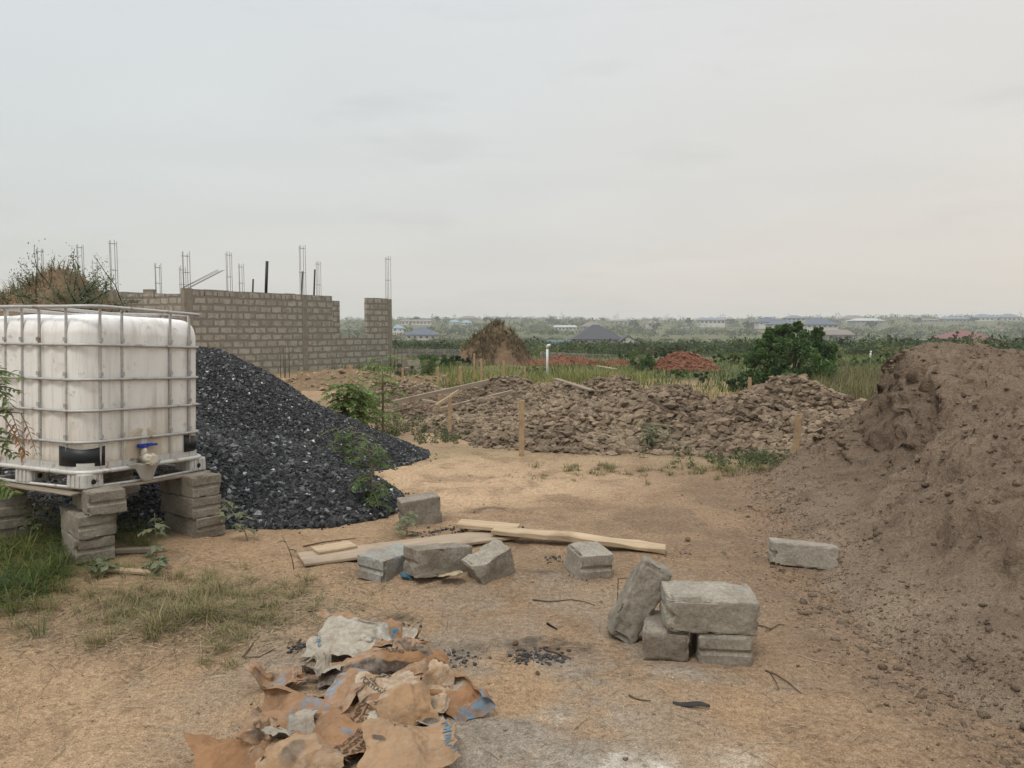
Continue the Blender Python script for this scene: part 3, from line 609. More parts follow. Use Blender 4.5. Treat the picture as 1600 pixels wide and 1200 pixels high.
# ================================================================== concrete blocks
def make_block_mesh(Lx, Wy, Hz, seed, rnd=.006, rough=.005, groove=True, broken=0.):
    g = np.random.default_rng(seed)
    def edged(h_, n_): q_ = np.linspace(-h_ + .016, h_ - .016, n_); return np.concatenate([[-h_, -h_ + .003, -h_ + .007, -h_ + .011], q_, [h_ - .011, h_ - .007, h_ - .003, h_]])
    ax = edged(Lx / 2, 26); ay = edged(Wy / 2, 14)
    az = edged(Hz / 2, 15)
    V, F, base = [], [], 0
    def face(A, B, fn, flip):
        nonlocal base
        a, b_ = np.meshgrid(A, B, indexing='ij'); P = fn(a, b_).reshape(-1, 3); f = grid_faces(len(A), len(B)) + base
        F.append(f[:, ::-1] if flip else f); V.append(P); base += len(P)
    face(ax, ay, lambda a, b_: np.stack([a, b_, a * 0 + Hz / 2], -1), False); face(ax, ay, lambda a, b_: np.stack([a, b_, a * 0 - Hz / 2], -1), True)
    face(ax, az, lambda a, b_: np.stack([a, a * 0 - Wy / 2, b_], -1), False); face(ax, az, lambda a, b_: np.stack([a, a * 0 + Wy / 2, b_], -1), True)
    face(ay, az, lambda a, b_: np.stack([a * 0 + Lx / 2, a, b_], -1), False); face(ay, az, lambda a, b_: np.stack([a * 0 - Lx / 2, a, b_], -1), True)
    V = np.concatenate(V); F = np.concatenate(F)
    half = np.array([Lx, Wy, Hz]) / 2
    if broken > 0:   # irregular corners knocked off
        for i in range(4):
            nrm = g.normal(size=3); nrm /= np.linalg.norm(nrm); d = (np.abs(nrm) * half).sum() * g.uniform(.62, .85) * (1 - .1 * broken)
            t = V @ nrm - d; V = V - np.clip(t, 0, None)[:, None] * nrm
    r = rnd * (1 + .6 * fbm(V * 9 + seed, 2, seed)[:, None]); inner = np.clip(V, -(half - r), half - r); dvec = V - inner; ln = np.linalg.norm(dvec, axis=1)[:, None]
    V = np.where(ln > 1e-6, inner + dvec / np.maximum(ln, 1e-6) * np.minimum(ln, r), V)
    if groove:
        m = np.exp(-((V[:, 2]) / (Hz * .075)) ** 4) * (np.abs(V[:, 0]) > Lx / 2 - .035); V[:, 0] -= np.sign(V[:, 0]) * m * .011
    nr = V / half; nr = np.sign(nr) * np.abs(nr) ** 6; nr /= np.linalg.norm(nr, axis=1)[:, None] + 1e-9
    edge = np.sort(np.abs(V / half), axis=1)[:, 1] > .86
    d = fbm(V * 14 + seed * 3.1, 4, seed, .6) * rough + fbm(V * 55 + seed, 2, seed + 1) * rough * .35
    chip = np.clip(-fbm(V * 12 + seed * 1.7, 3, seed + 5) - .05, 0, 1) * edge * .05
    V = V + nr * d[:, None] - nr * chip[:, None]
    key = np.round(V, 5)
    u, inv = np.unique(key, axis=0, return_inverse=True); inv = inv.reshape(-1)
    return u, inv[F]
nblk = [0]
def block(label, loc, rot, dims=(.45, .225, .15), mat='block', group=None, cat='concrete block', name='concrete_block', **kw):
    nblk[0] += 1; V, F = make_block_mesh(*dims, seed=nblk[0] * 7 + 3, **kw); b = MB(); b.add(V, F); o = b.build(name, M[mat], smooth=True); o.data.set_sharp_from_angle(angle=R(32))
    o.location = loc; o.rotation_euler = rot; tag(o, label, cat, group); return o
Gs = 'concrete blocks stacked under the water tank'
def stack(base, n, yaws, offs, lab):
    z = tz(base[0], base[1]) - .01
    for i in range(n):
        dx, dy = offs[i]; block(lab[i], (base[0] + dx, base[1] + dy, z + .149 * i + .0745), (R(random.uniform(-.8, .8)), R(random.uniform(-.6, .6)), yaws[i]), (.45, .225, .148), 'block', Gs)
# near stack (under the near corner of the tank)
TANK = np.array([-2.70, 4.78]); TYAW = R(-24.3)
tx_, ty_ = np.array([math.cos(TYAW), math.sin(TYAW)]), np.array([-math.sin(TYAW), math.cos(TYAW)])
c = TANK - tx_ * .10 + ty_ * .10
stack((c[0], c[1]), 3, [R(-50), R(-47), R(-49)], [(-.01, .0), (.0, .0), (.07, .01)],
      ['top concrete block of the stack under the near corner of the tank', 'middle concrete block of the near tank stack, jutting out over the one below', 'bottom concrete block of the near tank stack, set back among green weeds'])
c = TANK + ty_ * .86 - tx_ * .03
stack((c[0], c[1]), 3, [R(-36), R(-38), R(-37)], [(.03, .0), (.01, .0), (.01, .0)],
      ['bottom concrete block of the right tank stack, darkest and set on the sand', 'middle concrete block of the stack under the valve end of the tank', 'top concrete block of the right tank stack, touching the pallet board'][:1] + ['middle concrete block of the stack under the valve end of the tank', 'top concrete block of the right tank stack, touching the pallet board'])
c = TANK - tx_ * 1.03 + ty_ * .16
stack((c[0], c[1]), 3, [R(-48)] * 3, [(0, 0), (.02, 0), (-.02, 0)], ['bottom block of the shaded stack at the left edge under the tank', 'middle block of the shaded stack at the left edge under the tank', 'top block of the shaded stack at the left edge under the tank'])
c = TANK - tx_ * .95 + ty_ * .9
stack((c[0], c[1]), 3, [R(-30)] * 3, [(0, 0), (.02, 0), (-.02, 0)], ['bottom block of the rear stack seen through the gap under the tank', 'middle block of the rear stack seen through the gap under the tank', 'top block of the rear stack seen through the gap under the tank'])
# loose blocks
Gl = 'loose concrete blocks on the bare ground'
def lay(u, v, h, yaw, label, dims=(.45, .225, .15), tilt=(0, 0), sink=.01, back=.1, **kw):
    p = G(u, v); d = p[:2] / np.linalg.norm(p[:2]); x, y = p[:2] + d * back
    return block(label, (x, y, tz(x, y) + h / 2 - sink), (tilt[0], tilt[1], yaw), dims, group=kw.pop('group', Gl), **kw)
lay(656, 822, .225, R(20), 'block standing alone at the right foot of the dark gravel pile', dims=(.32, .16, .225), tilt=(R(4), R(-6)), mat='block', rnd=.009)
lay(610, 906, .15, R(58), 'bluish grey block nearest the plank, leftmost of the row', dims=(.38, .215, .15), tilt=(R(2), R(2)), sink=.025, back=.16, mat='block_blue', rnd=.006)
lay(684, 909, .17, R(32), 'big weathered block half buried in sand, second in the row', dims=(.38, .20, .17), tilt=(R(-6), R(5)), sink=.0, back=.13, mat='block', rough=.01, rnd=.006)
lay(767, 914, .2, R(35), 'broken rough chunk of block in the middle of the row', dims=(.27, .19, .22), tilt=(R(14), R(-22)), sink=.055, back=.10, mat='block_grey', broken=1., groove=False, rough=.016, rnd=.009)
lay(920, 903, .17, R(-72), 'small grooved block end in front of the pale plank', dims=(.26, .22, .17), tilt=(R(-2), R(4)), back=.12, mat='block_grey', rnd=.006)
lay(1253, 886, .15, R(-12), 'single long block lying at the foot of the earth bank', dims=(.42, .20, .15), tilt=(R(-7), R(3)), sink=.0, back=.08, mat='block_grey', rnd=.006)
Gp = 'small heap of concrete blocks near the middle'
p7 = PD(1110, 985, 3.66)
block('large flat block lying on top of the small block heap', (p7[0] - .03, 3.60, tz(p7[0], p7[1]) + .226), (R(3), R(1.5), R(-3)), (.425, .25, .165), 'block_grey', Gp, rnd=.010, rough=.007)
pa = G(1049, 1034); block('rounded block supporting the left end of the top block', (pa[0], pa[1] + .15, tz(pa[0], pa[1]) + .068), (0, 0, R(80)), (.30, .215, .15), 'block', Gp, rnd=.024, groove=False, rough=.008)
pb = G(1136, 1041); block('grooved block supporting the right end of the top block', (pb[0] + .01, pb[1] + .17, tz(pb[0], pb[1]) + .064), (0, 0, R(84)), (.34, .245, .148), 'block', Gp, rnd=.014)
pc = G(1000, 1008)
lean = block('rough slab of block tilted against the block heap', (pc[0] + .005, pc[1] + .10, tz(pc[0], pc[1]) + .195), (R(-7), R(-62), R(3)), (.41, .15, .155), 'block', Gp, rnd=.014, rough=.014, groove=False)

# ================================================================== timber
def bar_between(name, a, b, w_, t, mat, label, cat, group=None, roll=0, warp=0., tip=None, chew=0.):
    a, b = np.array(a, float), np.array(b, float); Ld = np.linalg.norm(b - a); n = 14
    m = MB(); xs_ = np.linspace(0, Ld, n); g = np.random.default_rng(abs(hash(label)) % 1000 if False else int(Ld * 977) % 1000)
    prof = np.array([[-w_ / 2, -t / 2], [w_ / 2, -t / 2], [w_ / 2, t / 2], [-w_ / 2, t / 2]]); V = []
    for i, x in enumerate(xs_):
        q = prof.copy()
        if tip and i >= n - 2: q = q * (tip if i == n - 1 else (1 + tip) / 2)
        q = q + g.normal(0, .0008 + .003 * chew, q.shape)
        V += [[x, y_, z_ + warp * math.sin(math.pi * x / Ld)] for y_, z_ in q]
    V = np.array(V); F = []
    for i in range(n - 1):
        for j in range(4): F.append([i * 4 + j, (i + 1) * 4 + j, (i + 1) * 4 + (j + 1) % 4, i * 4 + (j + 1) % 4])
    F += [[0, 1, 2, 3], [(n - 1) * 4 + 3, (n - 1) * 4 + 2, (n - 1) * 4 + 1, (n - 1) * 4]]
    F = np.array(F); m.add(V, F); o = m.build(name, M[mat])
    d = (b - a) / Ld; up = np.array([0, 0, 1.]) if abs(d[2]) < .95 else np.array([0, 1., 0]); yv = np.cross(up, d); yv /= np.linalg.norm(yv); zv = np.cross(d, yv)
    from mathutils import Matrix
    Mx = Matrix((( d[0], yv[0], zv[0], a[0]), (d[1], yv[1], zv[1], a[1]), (d[2], yv[2], zv[2], a[2]), (0, 0, 0, 1)))
    o.matrix_world = Mx @ Matrix.Rotation(roll, 4, 'X'); bev = o.modifiers.new('bevel', 'BEVEL'); bev.width = min(.004, t * .2); bev.segments = 1
    tag(o, label, cat, group); return o
Gst = 'wooden setting-out stakes'
STK = [ # u, v_top, v_base, depth or None, width, lean, label
 (815, 626, 713, None, .065, 0, 'tallest square stake standing in pale sand in front of the clod heaps'),
 (703, 620, 677, None, .06, 0, 'stake left of the tallest one, next to green weeds'),
 (548, 571, 607, 17.5, .07, 0, 'pale stake standing against the sandy heap right of the gravel pile'),
 (468, 580, 594, 18.5, .07, 0, 'short stake peeping over the gravel pile edge'),
 (629, 575, 599, 19.5, .055, 0, 'thin stake near the corner of the block building'),
 (684, 573, 598, 20, .06, 0, 'thin stake behind the long leaning plank'),
 (719, 572, 594, 20, .08, 0, 'wide short stake left of the grassy mound'),
 (741, 552, 590, 21, .045, 0, 'very thin tall stake in front of the grassy mound'),
 (752, 560, 594, 18.8, .055, 0, 'dark stake just right of the very thin one before the grassy mound'),
 (787, 563, 594, 18.8, .055, 0, 'stake in front of the right slope of the grassy mound'),
 (820, 573, 594, 18.6, .05, 0, 'short thin stake left of the white vent pipe'),
 (1172, 590, 612, 13.6, .055, 0, 'stake sticking out behind the clods at the left foot of the bushy tree'),
 (1235, 593, 612, 13.4, .05, .06, 'stake sticking out behind the clods below the bushy tree, right one'),
 (1111, 590, 606, 15.2, .04, 0, 'faint short stake between the red mound and the bushy tree'),
 (1241, 648, 726, None, .07, .08, 'leaning stake at the edge of the big earth bank')]
for (u, vt, vb, D, wd, ln, lb) in STK:
    if D is None: p = G(u, vb)
    else: p = PD(u, vb, D); p[2] = min(p[2], tz(p[0], p[1]))
    top = PD(u, vt, p[1]); h = top[2] - p[2]
    bar_between('stake', (p[0], p[1], p[2] - .08), (p[0] + ln * h * 1.0, p[1] + .03, top[2]), wd, wd * .62, 'stake', lb, 'stake', Gst, chew=.4)
# leaning planks over the pit
Gpk = 'planks left on the site'
bar_between('plank', PD(612, 630, 13.2), PD(764, 596, 15.6), .04, .09, 'plank_old', 'long grey plank leaning from the weeds up onto the clods', 'plank', Gpk)
bar_between('plank', PD(688, 640, 12.6), PD(800, 612, 14.2), .04, .07, 'plank_old', 'second grey plank lying on the clods right of the short brace', 'plank', Gpk)
bar_between('plank', PD(681, 634, 12.7), PD(718, 610, 12.9), .035, .05, 'plank', 'short pale brace slanting off the long leaning plank', 'plank', Gpk)
bar_between('stake', PD(685, 642, 13.0) - [0, 0, .1], PD(687, 616, 13.0), .06, .04, 'stake', 'short upright post holding the long leaning plank', 'stake', Gst)
bar_between('plank', PD(660, 625, 13.4), PD(690, 631, 13.0), .03, .04, 'plank_old', 'thin cross batten under the long leaning plank', 'plank', Gpk)
bar_between('plank', PD(868, 592, 14.9), PD(925, 610, 13.2), .11, .03, 'plank_grey', 'grey plank sliding down the clods beside the concrete block row', 'plank', Gpk)
bar_between('plank', PD(934, 572, 26), PD(962, 577, 24.5), .16, .04, 'plank_old', 'small far plank lying in the grass near the red heap', 'plank', Gpk)
# planks in the foreground
def gplank(u0, v0, u1, v1, w_, t, mat, label, lift0=.03, lift1=.03, roll=0, chew=0, warp=0):
    a, b = G(u0, v0), G(u1, v1); a[2] += lift0; b[2] += lift1
    return bar_between('plank', a, b, w_, t, mat, label, 'plank', Gpk, roll, chew=chew, warp=warp)
gplank(470, 879, 800, 838, .27, .022, 'plank_old', 'wide weathered board lying flat behind the row of blocks', .02, .025)
gplank(492, 871, 552, 860, .15, .02, 'plank', 'short board offcut lying on the left end of the wide board', .045, .045)
gplank(716, 833, 810, 838, .17, .03, 'plank', 'pale board end on top of the wide board', .075, .06)
gplank(770, 842, 1040, 866, .13, .036, 'plank', 'long pale splintered plank lying in front of the small block end', .06, .035, chew=1, warp=.015)
gplank(150, 893, 240, 898, .06, .02, 'plank', 'small pale wood offcut in the weeds under the tank', .02, .015)
gplank(180, 866, 258, 862, .05, .03, 'plank_grey', 'dark wood offcut lying between the two tank stacks', .02, .02)

# ================================================================== the water tank
TZ = tz(TANK[0], TANK[1]) + .435 - .005
TZ = 1.55 - (768 - 515) * 4.78 / 1200 + .002
tank = empty('water_tank', (TANK[0], TANK[1], TZ), TYAW, 'white caged plastic water tank on stacks of concrete blocks', 'water tank')
tank.rotation_euler = (R(-2.1), R(.0), TYAW)
def se(ax_, ay_, r, n=10):     # rounded rectangle outline x in[-1.2,0], y in[0,1]
    pts = []
    x0, x1, y0, y1 = ax_[0], ax_[1], ay_[0], ay_[1]
    for cx, cy, a0 in ((x1 - r, y1 - r, 0), (x0 + r, y1 - r, 90), (x0 + r, y0 + r, 180), (x1 - r, y0 + r, 270)):
        for k in range(n + 1): a = R(a0 + 90 * k / n); pts.append((cx + r * math.cos(a), cy + r * math.sin(a)))
    return pts
# body: stacked rounded outlines, ribs sunk between cage bars
b = MB(); rows = []
zs = [.10, .105, .125, .16, .2, .26, .32, .4, .5, .6, .7, .8, .9, .98, 1.0, 1.04, 1.07, 1.09, 1.104, 1.112, 1.1148]
def outline_dense(x0, x1, y0, y1, r):
    P = np.array(se((x0, x1), (y0, y1), r, 12)); P = np.vstack([P, P[:1]]); seg = np.linalg.norm(np.diff(P, axis=0), axis=1); t = np.concatenate([[0], np.cumsum(seg)])
    s = np.linspace(0, t[-1], 240, endpoint=False); return np.stack([np.interp(s, t, P[:, 0]), np.interp(s, t, P[:, 1])], -1)
for z in zs:
    ins = .016
    if z > 1.0: q = (z - 1.0) / .115; ins += .085 * (1 - math.sqrt(max(0, 1 - q * q)))
    if z < .16: q = (.16 - z) / .06; ins += .05 * (1 - math.sqrt(max(0, 1 - q * q)))
    P = outline_dense(-1.2 + ins, -ins, ins, 1 - ins, max(.06, .14 - ins * .3))
    rows.append((P, z))
V = []
for P, z in rows:
    cc = np.array([-.6, .5]); d = P - cc
    bulge = 0
    ang = np.where(np.abs(P[:, 0] + .03) < .06, P[:, 1], P[:, 0])
    rib = .007 * np.cos(ang * 2 * np.pi / .155) * (sst(.2, .3, z) - sst(.95, 1.03, z))
    nrm = d / np.linalg.norm(d, axis=1)[:, None]; P2 = P + nrm * rib[:, None]
    zz = z + (0 if z < 1.0 else (.014 * np.sin(P[:, 0] * 5) - .03 * np.exp(-((P[:, 0] + .95) / .25) ** 2)) * (z - 1.0) / .115)
    V.append(np.column_stack([P2, np.broadcast_to(zz, len(P2))]))
V = np.concatenate(V); n = 240; F = []
for k in range(len(zs) - 1):
    j = np.arange(n); F.append(np.stack([k * n + j, k * n + (j + 1) % n, (k + 1) * n + (j + 1) % n, (k + 1) * n + j], -1))
b.add(V, np.concatenate(F)); 
# domed, dented top with rings toward the filler cap
last_ = V[-n:]; cc = np.array([-.6, .5, 0]); ring = []
for q, dz in ((.9, .006), (.7, -.004), (.45, -.012), (.2, .0), (.02, .0)):
    r_ = cc + (last_ - cc) * [q, q, 1]; r_[:, 2] = last_[:, 2] + dz; ring.append(r_)
V2 = np.concatenate([last_] + ring); F2 = []
for k in range(len(ring)):
    j = np.arange(n); F2.append(np.stack([k * n + j, k * n + (j + 1) % n, (k + 1) * n + (j + 1) % n, (k + 1) * n + j], -1))
b.add(V2, np.concatenate(F2)); body = b.build('tank_body', M['plastic'], tank, smooth=True)
# filler cap on the top
capm = MB(); a = np.linspace(0, 2 * np.pi, 32, endpoint=False)
for r0, r1, z0, z1 in ((.11, .11, 1.09, 1.13), (.11, .0, 1.13, 1.132)):
    V = np.concatenate([np.stack([-.6 + r0 * np.cos(a), .5 + r0 * np.sin(a), 0 * a + z0], -1), np.stack([-.6 + r1 * np.cos(a), .5 + r1 * np.sin(a), 0 * a + z1], -1)]); j = np.arange(32); capm.add(V, np.stack([j, (j + 1) % 32, 32 + (j + 1) % 32, 32 + j], -1))
capm.build('filler_cap', M['valve'], tank, smooth=True)
# cage: hoops all round + uprights, each its own part
def hoop(z, off=.0, r=.0115, wav=.0):
    P = np.array(se((-1.2 - off, off), (-off, 1 + off), .15, 8)); P = np.vstack([P, P[:1], P[1:2]])
    Q = np.column_stack([P, np.full(len(P), z)]); Q[:, 2] += wav * np.sin(Q[:, 0] * 4 + Q[:, 1] * 5)
    V, F = tube(Q, r, 8, False); m = MB(); m.add(V, F); return m
for z, r, wv in ((.912, .0098, .002), (.69, .0098, .002), (.49, .0098, .002), (.29, .0098, .002)): hoop(z, .0, r, wv).build('cage_bar', M['galv'], tank, smooth=True)
hoop(1.155, .006, .0118, .006).build('top_ring', M['galv'], tank, smooth=True)
def upright(x, y, nx, ny):
    zz = [.095, .3, .5, .7, .92, 1.09, 1.155]; of = [-.006, .0, .0, .0, 0, .0, .002]
    P = np.array([[x + nx * (o_ - .012), y + ny * (o_ - .012), z] for z, o_ in zip(zz, of)]); V, F = tube(P, [.0098, .0098, .0098, .0098, .0098, .009, .009], 8); m = MB(); m.add(V, F)
    for z in (.29, .49, .69, .912):          # flattened weld points
        m.add(*box((x + nx * .001, y + ny * .001, z + .034), (.019 if ny else .010, .019 if nx else .010, .026))); 
    m.build('cage_upright', M['galv'], tank, smooth=False)
for t in (.13, .29, .68, .85): upright(0, t, 1, 0); upright(-1.2, t, -1, 0)
for t in (.17, .43, .60, .77, 1.03): upright(-t, 0, 0, -1); upright(-t, 1, 0, 1)
# two bars over the top
for t in (.38, .80):
    V, F = tube(np.array([[-t, -.0, 1.155], [-t, .06, 1.15], [-t, .5, 1.135], [-t, .94, 1.15], [-t, 1.0, 1.155]]), .0115, 8); m = MB(); m.add(V, F); m.build('top_bar', M['galv'], tank, smooth=True)
# pallet
pal = MB(); P = np.array(se((-1.2, 0), (0, 1), .12, 8)); P = np.vstack([P, P[:1], P[1:2]])
V, F = tube(np.column_stack([P, np.full(len(P), .098)]), .016, 8, False); pal.add(V, F)
pallet = pal.build('pallet', M['pallet'], tank, smooth=True)
tr = MB(); outl = np.array(se((-1.19, -.01), (.01, .99), .13, 8)); nn = len(outl)
V = np.concatenate([np.column_stack([outl, np.full(nn, .10)]), np.column_stack([outl * [1, 1], np.full(nn, .155)])]); j = np.arange(nn); tr.add(V, np.stack([j, (j + 1) % nn, nn + (j + 1) % nn, nn + j], -1))
tr.add(V[:nn], np.array([list(range(nn))])); tr.build('pallet_tray', M['pallet'], tank, smooth=False)
def foot(cx, cy, sx, sy):
    m = MB(); o2 = np.array(se((cx - sx / 2, cx + sx / 2), (cy - sy / 2, cy + sy / 2), .025, 5)); nn = len(o2); zz = (-.0, .006, .085, .092); sc_ = (1.0, 1.03, 1.0, .97)
    V = np.concatenate([np.column_stack([(o2 - [cx, cy]) * s_ + [cx, cy], np.full(nn, z)]) for z, s_ in zip(zz, sc_)]); j = np.arange(nn)
    for k in range(3): m.add(V[k * nn:(k + 2) * nn], np.stack([j, (j + 1) % nn, nn + (j + 1) % nn, nn + j], -1))
    m.add(V[:nn], np.array([list(range(nn))[::-1]])); m.add(V[-nn:], np.array([list(range(nn))]))
    for q in (-.25, .0, .25): m.add(*box((cx + sx / 2 + .003, cy + q * sy, .045), (.008, .018, .075))); m.add(*box((cx + q * sx, cy - sy / 2 - .003, .045), (.018, .008, .075)))
    f = m.build('pallet_foot', M['pallet'], tank)
    h = MB(); a = np.linspace(0, 2 * np.pi, 20, endpoint=False); j = np.arange(20)
    ring = np.stack([0 * a + cx + sx / 2 + .0085, cy - .06 * sy + .017 * np.cos(a), .04 + .017 * np.sin(a)], -1); h.add(ring, np.array([list(range(20))])); h.build('bolt_hole', M['blackpad'], f)
for cx, cy in ((-.085, .075), (-.085, .93), (-1.115, .075), (-1.115, .93)): foot(cx, cy, .17, .15)
foot(-.6, .075, .16, .15); foot(-.6, .93, .16, .15)
for (a_, b_) in (((-.01, .12), (-.01, .92)), ((-1.19, .12), (-1.19, .92)), ((-1.15, .01), (-.05, .01)), ((-1.15, .99), (-.05, .99)), ((-.6, .05), (-.6, .95))):
    V, F = tube(np.array([[a_[0], a_[1], .005], [(a_[0] + b_[0]) / 2, (a_[1] + b_[1]) / 2, -.004], [b_[0], b_[1], .005]]), .010, 8); m = MB(); m.add(V, F); m.build('skid_rail', M['pallet'], tank, smooth=True)
# black corner pads (follow the rounded corner)
def pad(a0, a1, cx, cy, z0, z1):
    m = MB(); nn = 16; r = .146; ang = np.linspace(0, 1, nn); pts = []
    base = [(cx + .0, 0)]
    for side in (0, 1):
        for z in (z0, z1):
            for t in ang:
                if t < .25: pts.append((cx[0] + (cx[1] - cx[0]) * t / .25, None, z))
    return m
def corner_pad(pts2, z0, z1):
    m = MB(); P = np.array(pts2); nn = len(P); k = np.linspace(0, 1, nn); dip = .018 * np.sin(np.pi * k)
    V = np.concatenate([np.column_stack([P, z0 + 0 * k]), np.column_stack([P, z1 - .0 * k - dip])]); j = np.arange(nn - 1); m.add(V, np.stack([j, j + 1, nn + j + 1, nn + j], -1))
    o = m.build('corner_pad', M['blackpad'], tank, smooth=True); s_ = o.modifiers.new('solid', 'SOLIDIFY'); s_.thickness = .006; s_.offset = 0; return o
def rc(x1, y0, r, a0, a1, n=14): return [(x1 - r + r * math.cos(R(a)), y0 + r + r * math.sin(R(a))) for a in np.linspace(a0, a1, n)]
q = .0075
corner_pad([(-.235, q), (-.2, q)] + rc(-q, q, .15, 270, 360) , .135, .262)
corner_pad([(-q, .80), (-q, .83)] + [(-q - .15 + .15 * math.cos(R(a)), 1 - q - .15 + .15 * math.sin(R(a))) for a in np.linspace(0, 90, 12)] + [(-.2, 1 - q)], .15, .275)
corner_pad([(-.98, q)] + [(-1.2 + q + .15 - .15 * math.cos(R(a)), q + .15 - .15 * math.sin(R(a))) for a in np.linspace(90, 0, 12)], .135, .262)
# valve: recess, outlet, cap, handle, drip sheet
rec = MB(); a = np.linspace(0, 2 * np.pi, 36, endpoint=False); j = np.arange(36); prev = None
for ry, rz, x in ((.150, .150, -.0145), (.138, .136, -.010), (.10, .095, -.012), (.07, .065, -.0135)):
    rg = np.stack([0 * a + x, .46 + ry * np.cos(a), .21 + rz * np.clip(np.sin(a), -.72, 1)], -1)
    if prev is not None: rec.add(np.concatenate([prev, rg]), np.stack([j, (j + 1) % 36, 36 + (j + 1) % 36, 36 + j], -1))
    prev = rg
rec.add(prev, np.array([list(range(36))])); rec.build('valve_recess', M['tan'], tank, smooth=True)
vm = MB(); V, F = tube(np.array([[-.03, .44, .15], [.03, .44, .15], [.034, .44, .15], [.075, .44, .147]]), [.027, .027, .034, .034], 20); vm.add(V, F)
V, F = tube(np.array([[.012, .44, .15], [.012, .44, .205], [.012, .44, .222]]), [.022, .021, .014], 16); vm.add(V, F); valve = vm.build('outlet_valve', M['valve'], tank, smooth=True)
cm = MB(); V, F = tube(np.array([[.07, .44, .147], [.075, .44, .147], [.10, .44, .146], [.105, .44, .146]]), [.024, .036, .036, .028], 20); cm.add(V, F)
for k in range(10): cm.add(*box((.089, .44 + .037 * math.cos(k * .628), .146 + .037 * math.sin(k * .628)), (.026, .008, .008)))
cm.build('dust_cap', M['valve'], valve)
hm = MB(); hm.add(*box((.012, .44, .229), (.034, .05, .016))); hm.add(*box((.012, .505, .236), (.026, .08, .015))); hm.add(*box((.012, .41, .236), (.034, .03, .026))); hm.add(*box((.012, .45, .244), (.012, .12, .010)))
h_ = hm.build('valve_handle', M['bluehandle'], valve); bv = h_.modifiers.new('bevel', 'BEVEL'); bv.width = .005; bv.segments = 2
ds = MB(); ny, nz = 16, 8; yy, qq = np.meshgrid(np.linspace(.31, .58, ny), np.linspace(0, 1, nz), indexing='ij')
dx = .004 + .055 * np.sin(np.pi * (yy - .31) / .27) * (1 - .45 * qq); zz = .122 - qq * (.03 + .105 * np.exp(-((yy - .45) / .07) ** 4)) + .004 * np.sin(yy * 90)
ds.add(np.stack([dx, yy, zz], -1), grid_faces(ny, nz)); d_ = ds.build('drip_sheet', M['drip'], tank, smooth=True); s_ = d_.modifiers.new('solid', 'SOLIDIFY'); s_.thickness = .004
# boards carrying the pallet
def tl(x, y, z): return np.array(tank.matrix_basis @ __import__('mathutils').Vector((x, y, z)))
bpy.context.view_layer.update()
bar_between('plank', tl(-.03, .10, -.016), tl(-.02, 1.0, -.016), .13, .016, 'plank_grey', 'thin grey board between the tank pallet and the right block stack', 'plank', Gpk)
bar_between('plank', tl(-.05, .02, -.03) , tl(-1.15, .02, -.018), .14, .014, 'plank_grey', 'thin grey board under the left side of the tank pallet', 'plank', Gpk)

# ================================================================== unfinished block building
BD = np.array([.554, .832]); BP = np.array([-10.42, 24.9]); BN = np.array([-.832, .554]); BYAW = math.atan2(BD[1], BD[0])
def bt(u, off=0.):      # distance along the front wall seen at photo column u
    k = ray(u, 500); k = k[0] / k[1]; p = BP + BN * off; return (k * p[1] - p[0]) / (BD[0] - k * BD[1])
bld = empty('unfinished_building', (BP[0], BP[1], 0), BYAW, 'roofless grey block building shell with steel bars rising from its columns', 'building')
ZB, ZT = .14, 2.86; T = .15
def wallpart(name, x0, x1, z0, z1, y0=0., th=T, mat='wallblock', nx=None):
    m = MB(); m.add(*box(((x0 + x1) / 2, y0 + th / 2, (z0 + z1) / 2), (x1 - x0, th, z1 - z0))); o = m.build(name, M[mat], bld); return o
def crown_courses(x0, x1, z, y0=0., seed=1, th=T):   # uneven top course: separate block tops
    g = np.random.default_rng(seed); m = MB(); x = x0
    while x < x1 - .1:
        l = min(.455, x1 - x); m.add(*box((x + l / 2, y0 + th / 2, z + .10 + g.uniform(-.012, .012)), (l - g.uniform(.012, .04), th - g.uniform(.0, .012), .2))); x += .475
    return m
tc1, tc2 = bt(476), bt(609)
to0, to1 = bt(519.5), bt(573.5)
zs_ = 1.335
cw = .23
wallpart('wall', .12, tc2 - .12, ZB - .6, zs_)
for a_, b_, sd_ in ((.12, tc1 - cw / 2, 1), (tc1 + cw / 2, to0, 2), (to1, tc2 - .12, 3)):
    w_ = wallpart('wall', a_, b_, zs_, ZT - .2); crown_courses(a_, b_, ZT - .2, seed=sd_).build('top_course', M['wallblock'], w_)
def rods(name, parent, x, y, z0, z1, sp=.11, r=.0105, slant=(0, 0), mat='rebar', nn=4):
    m = MB(); z1_ = [z1 - random.uniform(0, .08) for _ in range(4)]
    for k, (dx, dy) in enumerate(((-sp, -.05), (sp, -.05), (-sp * .6, .07), (sp * 1.0, .07))[:nn]):
        b_ = random.uniform(-.015, .015)
        V, F = tube(np.array([[x + dx, y + dy, z0], [x + dx + slant[0] * .1 + b_, y + dy + slant[1] * .1, z0 + (z1_[k] - z0) * .12], [x + dx + slant[0] + b_, y + dy + slant[1], z1_[k]]]), r, 6); m.add(V, F)
    if slant == (0, 0):
        for zz in (z1 - .16, z0 + (z1 - z0) * .45):
            V, F = tube(np.array([[x - sp, y - .05, zz], [x + sp, y - .05, zz], [x + sp, y + .07, zz], [x - sp, y + .07, zz], [x - sp, y - .05, zz]]), r * .6, 5, False); m.add(V, F)
    return m.build(name, M[mat], parent, smooth=True)
def zat(u, v, off=0.):
    t = bt(u, off); y = (BP + BN * off + BD * t)[1]; return PD(u, v, y)[2]
